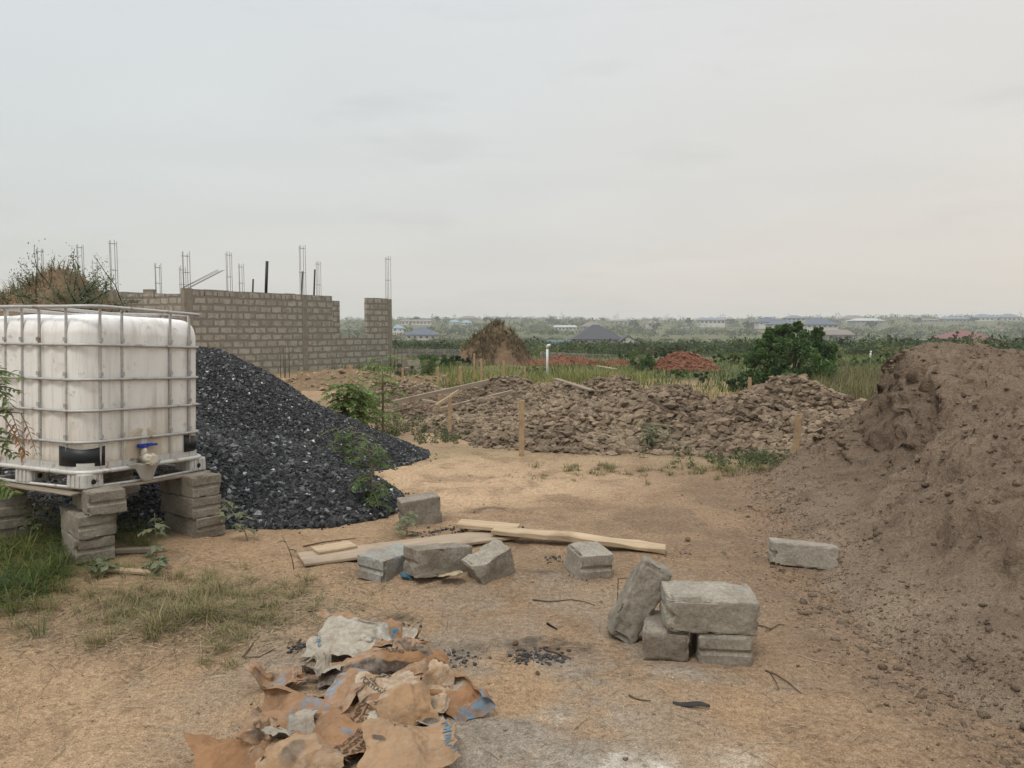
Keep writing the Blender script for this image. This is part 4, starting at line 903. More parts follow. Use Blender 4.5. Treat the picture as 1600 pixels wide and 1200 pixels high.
def column(u, off, z1, rv=None, w_=cw, mat='column', rods_u=None):
    t = bt(u, off); m = MB(); m.add(*box((t, off + T / 2 + .0, (ZB - .6 + z1) / 2), (w_, T + .03, z1 - ZB + .6))); c = m.build('column', M[mat], bld)
    if rv: rods('rebar', c, t, off + T / 2, z1 - .05, zat(u, rv, off))
    return c
c0 = column(295, 0, ZT + .02, 392, .30)
rods('rebar', c0, bt(292), T / 2, ZT, zat(292, 416, 0), slant=(1.5, .2))
column(476, 0, ZT - .01, 381); column(609, 0, ZT - .02, 399)
# rear walls
wallpart('wall', bt(300, 3.6) - 3.2, bt(531, 3.6), ZB - .6, zat(525, 470, 3.6), 3.6)
wallpart('wall', bt(531, 3.6), bt(600, 3.6), ZB - .6, .95, 3.6)
m = MB(); m.add(*box((.075, 2.0, (ZB + ZT - .25) / 2 - .3), (T, 3.2, ZT - .25 - ZB + .6))); m.build('wall', M['wallblock'], bld)
m = MB(); m.add(*box((tc1, 2.0, (ZB + ZT - .25) / 2 - .3), (T, 3.2, ZT - .25 - ZB + .6))); m.build('wall', M['wallblock'], bld)
def bworld(o, a, b, th, z0, z1, name='wall', mat='wallblock'):   # wall given by world plan points
    a, b = np.array(a, float), np.array(b, float); d = b - a; Ld = np.hypot(*d); yaw = math.atan2(d[1], d[0]); m = MB()
    m.add(*box((Ld / 2, th / 2, (z0 + z1) / 2), (Ld, th, z1 - z0))); q = m.build(name, M[mat], bld); ca, sa = math.cos(-BYAW), math.sin(-BYAW); r_ = a - BP
    q.location = (r_[0] * ca - r_[1] * sa, r_[0] * sa + r_[1] * ca, 0); q.rotation_euler = (0, 0, yaw - BYAW); return q
def wp(u, D): p = PD(u, 500, D); return p[:2]
zL = PD(200, 457, 26)[2]
wl = bworld(bld, wp(110, 26.6), wp(284, 26.0), T, -.5, zL - .25)
def lcourse(u0, u1, D, z, parent):
    a, b = wp(u0, D), wp(u1, D); bworld(bld, a, b, T - .006, zL - .25, z, 'top_course')
lcourse(110, 199.5, 26.3, zL + .04, None); lcourse(241, 283.5, 26.05, zL - .04, None); lcourse(200, 224, 26.2, zL - .03, None)
bworld(bld, wp(225, 26.0), wp(241, 26.0), .24, -.4, PD(232, 452, 26)[2], 'column', 'wallblock')
bworld(bld, wp(169, 25.6), wp(178, 25.6), .24, -.4, PD(172, 453, 25.6)[2], 'column', 'column')
def rods_world(u, D, v0, v1, **k):
    p = PD(u, v0, D); ca, sa = math.cos(-BYAW), math.sin(-BYAW); r_ = p[:2] - BP; lx_, ly_ = r_[0] * ca - r_[1] * sa, r_[0] * sa + r_[1] * ca
    return rods('rebar', bld, lx_, ly_, p[2], PD(u, v1, D)[2], **k)
for (u, D, v0, v1, nn) in ((65, 27, 470, 386, 4), (128, 29, 470, 380, 4), (179, 25.8, 456, 373, 4), (248, 27.5, 462, 411, 4), (286, 29, 462, 415, 4), (359, 29.5, 460, 392, 4), (377.5, 32, 462, 411, 4), (498, 35, 470, 407, 4), (150, 33, 470, 405, 2)):
    rods_world(u, D, v0 + 6, v1, nn=nn, sp=.10)
for (u, D, v0, v1, r_) in ((394.5, 28.6, 462, 436, .03), (415, 29, 466, 408, .055), (471, 31.5, 468, 424, .03), (490, 33, 470, 421, .035)):
    p = PD(u, v0 + 8, D); q = PD(u + (v0 - v1) * .04, v1, D); ca, sa = math.cos(-BYAW), math.sin(-BYAW); loc = lambda P_: np.array([(P_[0] - BP[0]) * ca - (P_[1] - BP[1]) * sa, (P_[0] - BP[0]) * sa + (P_[1] - BP[1]) * ca, P_[2]])
    V, F = tube(np.array([loc(p), loc(q)]), r_, 8); m = MB(); m.add(V, F); m.build('pipe', M['blackpipe'], bld, smooth=True)
# starter bars standing in the ground in front
def ground_bars(u, vt, D, label, sp=.13):
    p = PD(u, 560, D); z0 = tz(p[0], p[1]); m = MB(); zt = PD(u, vt, D)[2]
    for dx, dy in ((-sp, 0), (-sp * .35, .1), (sp * .3, -.05), (sp, .05)):
        V, F = tube(np.array([[dx, dy, -.1], [dx * 1.05, dy, zt - z0 - random.uniform(0, .1)]]), .011, 6); m.add(V, F)
    o = m.build('starter_bars', M['rebar_dark'], smooth=True); o.location = (p[0], p[1], z0); tag(o, label, 'steel bars', 'steel starter bars in the ground')
ground_bars(444.5, 539, 24.5, 'dark upright steel bars in front of the middle of the block wall')
ground_bars(619, 541, 25.5, 'dark upright steel bars beside the right corner of the block building', .18)
# pvc vent
p = PD(855, 583, 24); z0 = tz(p[0], p[1]); zt = PD(855, 541, 24)[2] - z0
m = MB(); V, F = tube(np.array([[0, 0, -.1], [0, 0, zt * .5], [0, 0, zt - .05]]), .036, 12); m.add(V, F); vp = m.build('vent_pipe', M['pvc'], smooth=True); vp.location = (p[0], p[1], z0)
tag(vp, 'white plastic vent pipe standing in grass beyond the clod heaps', 'pipe')
m = MB(); V, F = tube(np.array([[0, 0, zt - .08], [0, 0, zt - .01], [.02, -.02, zt + .02], [.09, -.04, zt + .03]]), .043, 12); m.add(V, F); m.build('elbow', M['pvc'], vp, smooth=True)
# block row by the vent + block pile near building
def block_course(name, u0, u1, D, n, label, h=.23, cat='block row', courses=1):
    a, b = wp(u0, D), wp(u1, D); d = b - a; Ld = np.hypot(*d); l = Ld / n; z = tz(a[0], a[1]); g = np.random.default_rng(n)
    root = empty(name, (a[0], a[1], z), math.atan2(d[1], d[0]), label, cat)
    for c_ in range(courses):
        for i in range(n):
            m = MB(); V, F = make_block_mesh(l - .015, .15, h - .01, 400 + i + 20 * c_, rnd=.01, groove=False); V = V + [l * (i + .5) + g.normal(0, .01), g.normal(0, .012), h * (c_ + .5)]; m.add(V, F); m.build('block', M['block_grey'], root, smooth=True)
    return root
block_course('block_course', 856, 903, 16.5, 2, 'short row of grey concrete blocks on edge behind the clod heaps', h=.24)
Gpile = 'scattered blocks right of the building'
for i, (u, vb, yaw, dz) in enumerate(((627, 581, .2, 0), (634, 581, .5, 0), (630, 579, .3, .23), (641, 583, 1.0, 0), (649, 583, -.3, 0), (655, 582, .7, 0), (626, 577, .2, .46), (646, 581, .1, .23))):
    p = PD(u, vb, 27.5); lb = ['dark block low in the pile beside the building corner', 'dark block in the middle of the pile beside the building corner', 'second tier dark block in the pile beside the building corner', 'tilted pale block right of the pile beside the building', 'pale block lying flat between the pile and the green sapling', 'rightmost pale block of the pile, next to a green sapling', 'topmost dark block of the pile beside the building corner', 'pale block lying across the two right blocks of the pile'][i]
    block(lb, (p[0], p[1], tz(p[0], p[1]) + .11 + dz), (0, random.uniform(-.1, .1), yaw), (.45, .15, .22), 'column' if 'dark' in lb else 'block_grey', Gpile, rnd=.01)

# ================================================================== far fence walls
def fence(label, u0, v0, u1, v1, D0, D1, mat='fenceblock', base=-1.2, posts=6):
    a, b = PD(u0, v0, D0), PD(u1, v1, D1); d = b[:2] - a[:2]; Ld = np.hypot(*d); root = empty('block_fence', (a[0], a[1], 0), math.atan2(d[1], d[0]), label, 'wall', 'block fences')
    m = MB(); n = 14; h = .2; V = []
    for i in range(n + 1):
        x = Ld * i / n; zt = a[2] + (b[2] - a[2]) * i / n
        for y in (0, .15):
            for z in (base, zt): V.append([x, y, z])
    V = np.array(V); F = []
    for i in range(n):
        k = i * 4; F += [[k, k + 4, k + 5, k + 1], [k + 2, k + 3, k + 7, k + 6], [k + 1, k + 5, k + 7, k + 3]]
    F += [[0, 1, 3, 2], [n * 4, n * 4 + 2, n * 4 + 3, n * 4 + 1]]
    m.add(V, np.array(F)); m.build('wall', M[mat], root)
    for i in range(posts + 1):
        x = Ld * i / posts; zt = a[2] + (b[2] - a[2]) * i / posts + .03; m = MB(); m.add(*box((x, .075, (base + zt) / 2), (.2, .21, zt - base))); m.build('post', M['column'], root)
fence('low grey block fence behind the unfinished building and grassy mound', 612, 545.5, 745, 546, 44, 47, posts=5)
fence('grey block fence behind the red heaps and white vent pipe', 846, 550, 1018, 557, 49, 45, posts=5)
fence('short dark stretch of block fence behind the red mound', 1036, 555, 1120, 555, 47, 47, posts=3)

# ================================================================== far houses
M['win'] = simple('window_dark', (.03, .032, .035, 1), None, 3, .3, 0, spec=.5)
def roofm(n, c): M[n] = simple(n, tuple(list(c) + [1]), tuple([x * .82 for x in c] + [1]), .4, .6, .0); return n
def wallm(n, c): M[n] = simple(n, tuple(list(c) + [1]), tuple([x * .86 for x in c] + [1]), .5, .9, .0); return n
roofm('roof_grey', (.05, .052, .06)); roofm('roof_blue', (.095, .112, .150)); roofm('roof_cyan', (.22, .31, .37)); roofm('roof_red', (.19, .062, .058)); roofm('roof_brown', (.20, .165, .14)); roofm('roof_pale', (.42, .43, .43)); roofm('roof_slate', (.16, .19, .24))
wallm('wall_cream', (.52, .47, .39)); wallm('wall_pale', (.60, .57, .52)); wallm('wall_raw', (.27, .245, .21)); wallm('wall_grey', (.34, .32, .29))
HOMES = []
def house(label, u0, u1, va, ve, vb, roof, wall, D=None, ridge=.35, dep=.7, over=.06, nw=4, flat=False, yaw=0., group='houses on the far slope', gable=False, storeys=1, name='house'):
    if D is None:
        q = G((u0 + u1) / 2, vb); D = q[1]
    a, b = PD(u0, vb, D), PD(u1, vb, D); W = b[0] - a[0]; cx = (a[0] + b[0]) / 2; dp = W * dep; z0 = a[2]
    ze, za = PD(u0, ve, D)[2] - z0, PD(u0, va, D)[2] - z0
    ww = W * (1 - 2 * over); wd = dp * (1 - 2 * over)
    HOMES.append((cx, D, W)); root = empty(name, (cx, D + dp / 2, z0), yaw, label, 'house', group)
    m = MB(); m.add(*box((0, 0, ze / 2 - 1), (ww, wd, ze + 2))); wl_ = m.build('wall', M[wall], root)
    m = MB()
    if flat:
        m.add(*box((0, 0, ze + (za - ze) / 2), (W, dp, za - ze)))
    else:
        rl = W * ridge / 2; ry_ = 0 if not gable else 0
        t_ = max(.12, (za - ze) * .07)
        if gable: V = np.array([[-W / 2, -dp / 2, ze], [W / 2, -dp / 2, ze], [W / 2, dp / 2, ze], [-W / 2, dp / 2, ze], [-W / 2, 0, za], [W / 2, 0, za]])
        else: V = np.array([[-W / 2, -dp / 2, ze], [W / 2, -dp / 2, ze], [W / 2, dp / 2, ze], [-W / 2, dp / 2, ze], [-rl, 0, za], [rl, 0, za]])
        Q = np.array([[0, 1, 5, 4], [2, 3, 4, 5], [0, 3, 2, 1]]); Tt = np.array([[1, 2, 5], [3, 0, 4]]); m.add(V, [Q, Tt])
        m.add(*box((0, 0, ze - t_ / 2 - .003), (W * .995, dp * .995, t_)))
    m.build('roof', M[roof], root)
    for s_ in range(storeys):
        hz = ze / storeys; zc = hz * (s_ + .52); wh = hz * .42; wwid = min(ww / (nw * 1.9), wh * 1.3)
        for i in range(nw):
            x = -ww / 2 + ww * (i + .5) / nw; m = MB(); m.add(*box((x, -wd / 2 - .01, zc), (wwid, .1, wh))); f = m.build('window', M['win'], root)
        m = MB(); m.add(*box((-ww / 2 - .01, 0, zc), (.1, wwid, wh))); m.build('window', M['win'], root)
        m = MB(); m.add(*box((ww / 2 + .01, 0, zc), (.1, wwid, wh))); m.build('window', M['win'], root)
    return root
H = house
H('house with a dark blue hipped roof just right of the building corner', 631, 684, 511, 523, 531, 'roof_blue', 'wall_cream', ridge=.15, nw=5)
h2 = H('large house with a steep dark grey hipped roof in the middle of the valley', 893, 975, 507, 530, 537, 'roof_grey', 'wall_cream', ridge=.12, nw=6, dep=.8)
# side wing with its gable
D2 = h2.location[1]; s_ = D2 / 1200
m = MB(); W = 24 * s_; m.add(np.array([[-W / 2, -3, 0], [W / 2, -3, 0], [W / 2, 3, 0], [-W / 2, 3, 0], [-W / 2, -3, 7 * s_], [W / 2, -3, 7 * s_], [W / 2, 3, 7 * s_], [-W / 2, 3, 7 * s_], [0, -3, 15 * s_], [0, 3, 15 * s_]]), [np.array([[0, 1, 5, 4], [1, 2, 6, 5], [2, 3, 7, 6], [3, 0, 4, 7]]), np.array([[4, 5, 8], [6, 7, 9]])])
wg = m.build('wing', M['wall_cream'], h2); wg.location = (42 * s_, -10.5, -.6)
m = MB(); W2 = W * 1.12; z7, z15 = 6.4 * s_, 16 * s_; V = np.array([[-W2 / 2, -3.3, z7], [0, -3.3, z15], [W2 / 2, -3.3, z7], [-W2 / 2, 6, z7], [0, 6, z15], [W2 / 2, 6, z7]]); V = np.concatenate([V, V - [0, 0, .35]])
m.add(V, np.array([[0, 1, 4, 3], [1, 2, 5, 4], [6, 9, 10, 7], [7, 10, 11, 8], [0, 6, 7, 1], [1, 7, 8, 2], [0, 3, 9, 6], [2, 8, 11, 5]])); r2 = m.build('roof', M['roof_grey'], wg)
for dx in (-.22, .22):
    m = MB(); m.add(*box((W * dx, -3.02, 3.6 * s_), (W * .16, .1, 3.4 * s_))); m.build('window', M['win'], wg)
H('shed with a flat light blue roof half hidden by bushes', 855, 892, 531.5, 535, 541, 'roof_cyan', 'wall_grey', D=150, flat=True, nw=2, name='shed')
H('long pale building with a white roof on the slope above the grey roofed house', 864, 903, 508, 511, 516.5, 'roof_pale', 'wall_pale', ridge=.8, nw=6, dep=.4)
H('brown roofed house directly behind the large grey roofed house', 908, 945, 503, 510, 515, 'roof_brown', 'wall_grey', D=430, ridge=.4)
H('house with a pale cyan gable beside the building corner', 612, 631, 507, 513, 518, 'roof_cyan', 'wall_pale', D=400, ridge=.3, nw=2)
H('long pale house below the ridge right of the building', 624, 676, 499, 502, 507.5, 'roof_brown', 'wall_pale', ridge=.8, nw=8, dep=.3)
H('pale roofed house on the ridge above the long pale house', 655, 674, 494, 497.5, 501, 'roof_pale', 'wall_grey', D=660, ridge=.4, nw=3)
H('house with a faded cyan roof on the ridge, left one of two', 700, 719, 499.5, 503.5, 506.5, 'roof_cyan', 'wall_pale', ridge=.3, nw=3)
H('house with a bright cyan roof on the ridge, right one of two', 718, 738, 500, 504.5, 508, 'roof_cyan', 'wall_pale', ridge=.25, nw=3)
H('brown roofed house on the skyline above the cyan roofs', 715, 748, 493.5, 497.5, 501, 'roof_brown', 'wall_grey', D=670, ridge=.4, nw=4)
H('long low flat roofed building on the skyline left of centre', 776, 812, 496, 498, 502, 'roof_slate', 'wall_grey', D=670, flat=True, nw=6)
H('pale house on the skyline right of the grey roofed house', 950, 985, 499, 502, 507, 'roof_brown', 'wall_pale', D=600, ridge=.4)
H('small house on the skyline with a raised brown roof', 1010, 1030, 501, 505, 509, 'roof_brown', 'wall_pale', D=520, ridge=.3, nw=2)
H('long two-tone building with a cyan roof left of the blue roofed group', 1092, 1136, 496.5, 500, 507, 'roof_slate', 'wall_pale', D=560, ridge=.7, nw=6)
H('small white shed in the bush below the two-tone building', 1065, 1077, 510.5, 512, 515.5, 'roof_pale', 'wall_pale', flat=True, nw=2, name='shed')
H('leftmost of the blue roofed houses above the bushy tree', 1184, 1222, 495, 503, 508, 'roof_blue', 'wall_pale', D=430, ridge=.2, nw=4)
H('two-storey house with a blue grey roof between the blue roofed houses', 1228, 1261, 492.5, 497, 507, 'roof_slate', 'wall_cream', D=450, ridge=.3, nw=4, storeys=2)
H('wide low blue roof in front of the two-storey house', 1205, 1262, 500.5, 506.5, 511, 'roof_blue', 'wall_pale', D=400, ridge=.5, nw=5)
H('large house with a broad blue roof right of the two-storey house', 1258, 1314, 496.5, 507, 513, 'roof_blue', 'wall_pale', D=380, ridge=.25, nw=6)
H('raw grey block house with dark openings behind the bushy tree', 1291, 1337, 515, 523, 533, 'roof_brown', 'wall_raw', ridge=.75, nw=5)
H('pale house with a low gable on the right skyline', 1320, 1356, 492.5, 498, 503, 'roof_brown', 'wall_pale', D=600, ridge=.5, nw=3)
H('low long roof right of the pale gabled house', 1335, 1385, 497, 501, 505, 'roof_pale', 'wall_grey', D=560, ridge=.6, nw=6)
hr = H('house with a red hipped roof near the right edge', 1481, 1557, 516, 529, 541, 'roof_red', 'wall_pale', ridge=.18, nw=5, dep=.8)
H('roofless grey annex wall left of the red roofed house', 1443, 1484, 530.5, 531.5, 540, 'wall_grey', 'wall_raw', D=hr.location[1] - 3, flat=True, nw=3, name='annex')
H('pale house under construction on the right skyline', 1477, 1520, 495, 498, 503.5, 'roof_slate', 'wall_grey', D=600, ridge=.7, nw=6)
H('large house with a grey hipped roof on the right skyline', 1525, 1556, 490.5, 496, 501.5, 'roof_slate', 'wall_pale', D=610, ridge=.3, nw=4)
H('long house joining the two large grey roofs at the far right', 1548, 1572, 493.5, 496.5, 502, 'roof_slate', 'wall_pale', D=620, ridge=.7, nw=3)
H('second large grey hipped roof house at the far right edge', 1566, 1598, 490, 495.5, 502, 'roof_slate', 'wall_pale', D=615, ridge=.3, nw=4)
H('low brown shed below the right skyline houses', 1440, 1470, 498, 500, 504, 'roof_brown', 'wall_grey', D=600, ridge=.7, nw=3, name='shed')
H('small red roofed hut on the slope right of the red house', 1562, 1577, 511, 513.5, 517, 'roof_red', 'wall_cream', ridge=.5, nw=1, name='hut')
# poles on the skyline
for i, (u, vt) in enumerate(((1373, 491), (1393, 490), (1406, 491), (1415, 493), (1424, 492), (1440, 493), (1459, 492), (1476, 492), (1511, 490))):
    D = 560; p = PD(u, 503, D); zt = PD(u, vt, D)[2]; m = MB(); V, F = tube(np.array([[0, 0, -3], [0, 0, zt - p[2]]]), [.22, .14], 6); m.add(V, F); o = m.build('utility_pole', M['rebar'], smooth=True); o.location = p
    m = MB(); m.add(*box((0, 0, zt - p[2] - .5), (2.0, .15, .15))); m.build('crossarm', M['rebar'], o)
    tag(o, 'utility pole on the right skyline', 'pole', 'utility poles on the skyline')
p = PD(1597, 546, 130); m = MB(); zt = PD(1597, 515, 130)[2]; V, F = tube(np.array([[0, 0, -2], [0, 0, zt - p[2]]]), [.16, .11], 8); m.add(V, F); o = m.build('utility_pole', M['rebar_dark'], smooth=True); o.location = p
tag(o, 'dark post standing alone at the right edge beyond the earth bank', 'pole')
p = G(1360, 560); m = MB(); V, F = tube(np.array([[0, 0, -.2], [0, 0, .45], [.02, 0, .6]]), [.10, .09, .05], 8); m.add(V, F); m.add(*box((.03, 0, .66), (.16, .1, .16))); o = m.build('marker_post', M['pvc'], smooth=True); o.location = p; o.scale = (.55 * max(1, p[1] / 90),) * 3
tag(o, 'tiny white marker post among the bushes left of the earth bank', 'post')

# ================================================================== vegetation
def crown_mesh(g, C, rad, nl, leaf, asp=.5, squash=.8, light=.35):
    """leaf cards in clumps: C (k,3) clump centres with radii rad"""
    k = len(C); ci = g.integers(0, k, nl); d = g.normal(size=(nl, 3)); d /= np.linalg.norm(d, axis=1)[:, None]
    r = rad[ci] * (.45 + .55 * g.random(nl) ** .5); P = C[ci] + d * r[:, None] * [1, 1, squash]
    ct = g.uniform(.55, 1.45, k); tint = ct[ci] * g.uniform(.75, 1.25, nl)
    return leafcards(P, leaf * g.uniform(.6, 1.25, nl), g, asp, up=.1, tint=tint)
def tree(label, x, y, h, w_, mat='leaf_dark', seed=1, nclump=26, nl=4000, leaf=.09, name='tree', cat='tree', group=None, trunk_r=None, base=.12, shape='round', dp=None, stems=3, asp=.5, z=None, lobes=None):
    g = np.random.default_rng(seed); z0 = tz(x, y) if z is None else z; root = empty(name, (x, y, z0), 0, label, cat, group); dp = dp or w_
    C = []
    while len(C) < nclump:
        q = g.uniform(-1, 1, 3)
        if np.linalg.norm(q) > 1 : continue
        if np.linalg.norm(q) < .35 and g.random() < .6: continue
        q = q * [w_ / 2, dp / 2, h * (1 - base) / 2] * .86; 
        if shape == 'cone': q[:2] *= .55 + .6 * (1 - (q[2] / (h * (1 - base)) + .5))
        C.append(q + [0, 0, h * base + h * (1 - base) / 2])
    C = np.array(C); rad = g.uniform(.16, .30, nclump) * min(w_, h) * .62
    if lobes is not None:
        C, rad = [], []
        for (lx_, ly_, lz_, lr) in lobes:
            for _ in range(13): d = g.normal(size=3); d /= np.linalg.norm(d); C.append(np.array([lx_, ly_, lz_]) + d * lr * g.uniform(.35, 1.0)); rad.append(lr * g.uniform(.28, .52))
        C, rad = np.array(C), np.array(rad); nclump = len(C)
    b = MB(); b.add(*crown_mesh(g, C, rad, nl, leaf, asp)); b.build('crown', M[mat], root, col=True)
    t = MB(); tr_ = trunk_r or h * .018
    for s_ in range(stems):
        tgt = C[g.integers(0, nclump)]; mid = tgt * [.35, .35, .5] + g.normal(0, .03 * h, 3) * [1, 1, 0]
        V, F = tube(np.array([[g.normal(0, .02 * w_), g.normal(0, .02 * w_), -.15], mid, tgt * [.7, .7, .85], tgt]), [tr_ * 1.3, tr_, tr_ * .6, tr_ * .3], 7); t.add(V, F)
        for _ in range(3):
            q = C[g.integers(0, nclump)]; st_ = mid + (tgt - mid) * g.random() * .6; V, F = tube(np.array([st_, (st_ + q) / 2 + [0, 0, .03 * h], q]), [tr_ * .5, tr_ * .35, tr_ * .15], 5); t.add(V, F)
    t.build('trunk', M['bark'], root, smooth=True); return root
p = PD(1236, 610, 19.5)
PX = 19.5 / 1200; zt0 = tz(p[0], p[1]); hz_ = lambda v: PD(1236, v, 19.5)[2] - zt0
LB = [((u - 1236) * PX, dy, hz_(v), r * PX) for (u, v, r, dy) in ((1192, 578, 32, 0), (1185, 548, 24, .1), (1222, 548, 36, -.2), (1256, 538, 28, 0), (1250, 575, 38, -.3), (1286, 552, 20, .2), (1226, 522, 17, 0), (1246, 512, 9, .1), (1276, 519, 9, 0), (1204, 522, 11, .1), (1292, 578, 17, 0), (1206, 600, 28, -.2), (1240, 602, 30, -.3), (1272, 600, 24, 0), (1172, 566, 12, 0))]
tree('dense dark green bushy tree standing behind the widest clod heap', p[0], p[1], hz_(509), 2.2, 'leaf_tree', 203, 50, 26000, .10, base=.02, stems=9, lobes=LB, asp=.42)
def at(u, vb, D): return PD(u, vb, D)
SH = [ # label, u, v_top, D, w, mat, n, leaf
 ('bright green rounded shrub left of the red mound', 1005, 545, 29, 1.25, 'leaf', 3000, .075),
 ('small green bush on the left flank of the bushy tree', 1155, 588, 18.8, .8, 'leaf_dark', 1500, .06),
 ('olive shrub just left of the red mound, behind the bright green one', 1030, 549, 38, 1.6, 'leaf_dark', 1800, .1),
 ('spindly dark green sapling right of the scattered blocks', 672, 548, 25, 1.0, 'leaf', 1500, .07),
 ('green bush between the scattered blocks and the grassy mound', 702, 553, 33, 1.7, 'leaf', 2200, .09),
 ('leafy bush at the left foot of the grassy mound', 722, 556, 34, 1.4, 'leaf_dark', 1800, .09),
 ('low green bush at the right corner of the unfinished building', 634, 566, 24, .8, 'leaf', 1100, .06),
 ('small shrub standing in grass left of the white vent pipe', 836, 571, 25, .8, 'leaf_lime', 1000, .06),
 ('green bush right of the white vent pipe by the block fence', 975, 561, 40, 1.5, 'leaf_dark', 1700, .09),
 ('big green bush right of the red mound beside the bushy tree', 1142, 553, 34, 2.0, 'leaf', 2600, .1),
 ('small bush in front of the red mound, just below its left side', 1060, 573, 24, .7, 'leaf', 900, .06),
 ('small bush in front of the red mound, just below its right side', 1098, 579, 22, .6, 'leaf_dark', 900, .05),
 ('pale green bush right of the bushy tree above the tall yellow grass', 1322, 553, 30, 1.9, 'leaf_lime', 2400, .09),
 ('dark green bush at the left edge of the earth bank top', 1393, 552, 40, 1.3, 'leaf_dark', 1800, .09),
 ('green bush beyond the tall yellow grass left of the earth bank', 1366, 558, 34, 1.8, 'leaf', 2200, .09),
 ('dark green bush behind the right end of the earth bank', 1590, 548, 42, 3.0, 'leaf_dark', 2800, .1),
 ('olive green bush beyond the crest of the earth bank', 1562, 555, 36, 1.6, 'leaf', 1700, .1)]
for i, (lb, u, vt, D, w_, mt, nl, lf) in enumerate(SH):
    p = PD(u, 580, D); z0 = tz(p[0], p[1]); h = max(.35, PD(u, vt, D)[2] - z0); tree(lb, p[0], p[1], h, w_, mt, 300 + i, max(10, int(nl / 110)), nl, lf, 'shrub', 'shrub', 'shrubs beyond the heaps', base=.0, stems=3, asp=.42)
# recognisable trees on the slope
FT = [(1078, 497, 9, 'round dark tree on the skyline left of the two-tone building'), (1142, 499, 12, 'round dark tree right of the two-tone building'), (1170, 502, 10, 'tree beside the leftmost blue roof'),
      (683, 494.5, 8, 'round dark tree on the skyline behind the pale houses'), (650, 495, 6, 'small tree on the skyline nearest the unfinished building'), (1432, 496, 9, 'solitary round tree among the skyline poles'),
      (862, 498, 11, 'wide tree on the skyline above the long pale building'), (760, 499, 8, 'tree on the skyline right of the cyan roofs'), (1022, 503, 10, 'tree on the slope behind the small raised roof'), (990, 500, 9, 'tree on the skyline between two pale houses'),
      (1520, 498, 8, 'tree between the right skyline houses'), (1360, 504, 9, 'tree below the pale gabled house on the right')]
for i, (u, vt, w_, lb) in enumerate(FT):
    D = 600 if vt < 500 else 520; p = PD(u, 510, D); z0 = tz(p[0], p[1]); h = max(4, PD(u, vt, D)[2] - z0)
    tree(lb, p[0], p[1], h, w_, 'scrub', 500 + i, 16, 520, 1.3, 'far_tree', 'tree', 'trees on the far ridge', trunk_r=.3, base=.15, stems=2, asp=.7)

# bushland: one mass
def scrub():
    g = np.random.default_rng(77); b = MB()
    n = 9800; D = np.exp(g.uniform(math.log(50), math.log(800), n)); x = g.uniform(-.86, .86, n) * (D + 20)
    den = f2(x, D, .012, 3, 31) + .5 * f2(x, D, .05, 2, 32); k = (den > -.42 + .12 * g.random(n)) | (D > 480)
    k &= ~((D < 62) & (np.abs(x - 2) < 14) & (g.random(n) < .6)); 
    for (hx, hy, hw) in HOMES: k &= ~((np.abs(x - hx * D / hy) < hw * .56 + 1) & (D > hy - max(45, hw * 3.2)) & (D < hy + hw * .9))
    D, x = D[k], x[k]; n = len(D)
    z = terrain(x, D); r = np.clip((.55 + D / 150 * g.uniform(.5, 1.15, n)) * np.exp(g.normal(0, .38, n)) * (1 + .5 * f2(x, D, .035, 2, 34)), .4, 3.8); hgt = r * g.uniform(.55, 1.0, n); hgt = np.where(D < 330, np.minimum(hgt, g.uniform(.45, 1.25, n) * (.8 + D / 500)), np.minimum(hgt, 2.4)); hgt = np.where((g.random(n) < .06) & (D > 330), hgt * g.uniform(1.6, 2.6, n), hgt)
    nl = np.where(D < 160, 190, np.where(D < 320, 80, 32)); idx = np.repeat(np.arange(n), nl); m = len(idx)
    d = g.normal(size=(m, 3)); d /= np.linalg.norm(d, axis=1)[:, None]; d[:, 2] = np.abs(d[:, 2]); q = .5 + .5 * g.random(m) ** .5
    lump = 1 + .35 * noise(d * 2.2 + idx[:, None] * 3.3, 5)
    P = np.stack([x, D, z], -1)[idx] + d * (q * lump)[:, None] * np.stack([r, r, hgt * 1.25], -1)[idx]
    s = np.where(D < 160, .24, np.where(D < 320, .36, .58)) * np.minimum(r, 2.2); bt_ = g.uniform(.45, 1.5, n) * (1 + .5 * f2(x, D, .02, 2, 33)); yel = g.random(n) < .2
    V, F, C = leafcards(P, s[idx] * g.uniform(.6, 1.2, m) * .9, g, .6, .2, tint=bt_[idx] * g.uniform(.75, 1.25, m))
    ye = np.repeat(yel[idx], 4); C[ye, 0] *= 1.7; C[ye, 1] *= 1.35
    b.add(V, F, C); o = b.build('bushland', M['scrub'], col=True); tag(o, kind='stuff')
scrub()

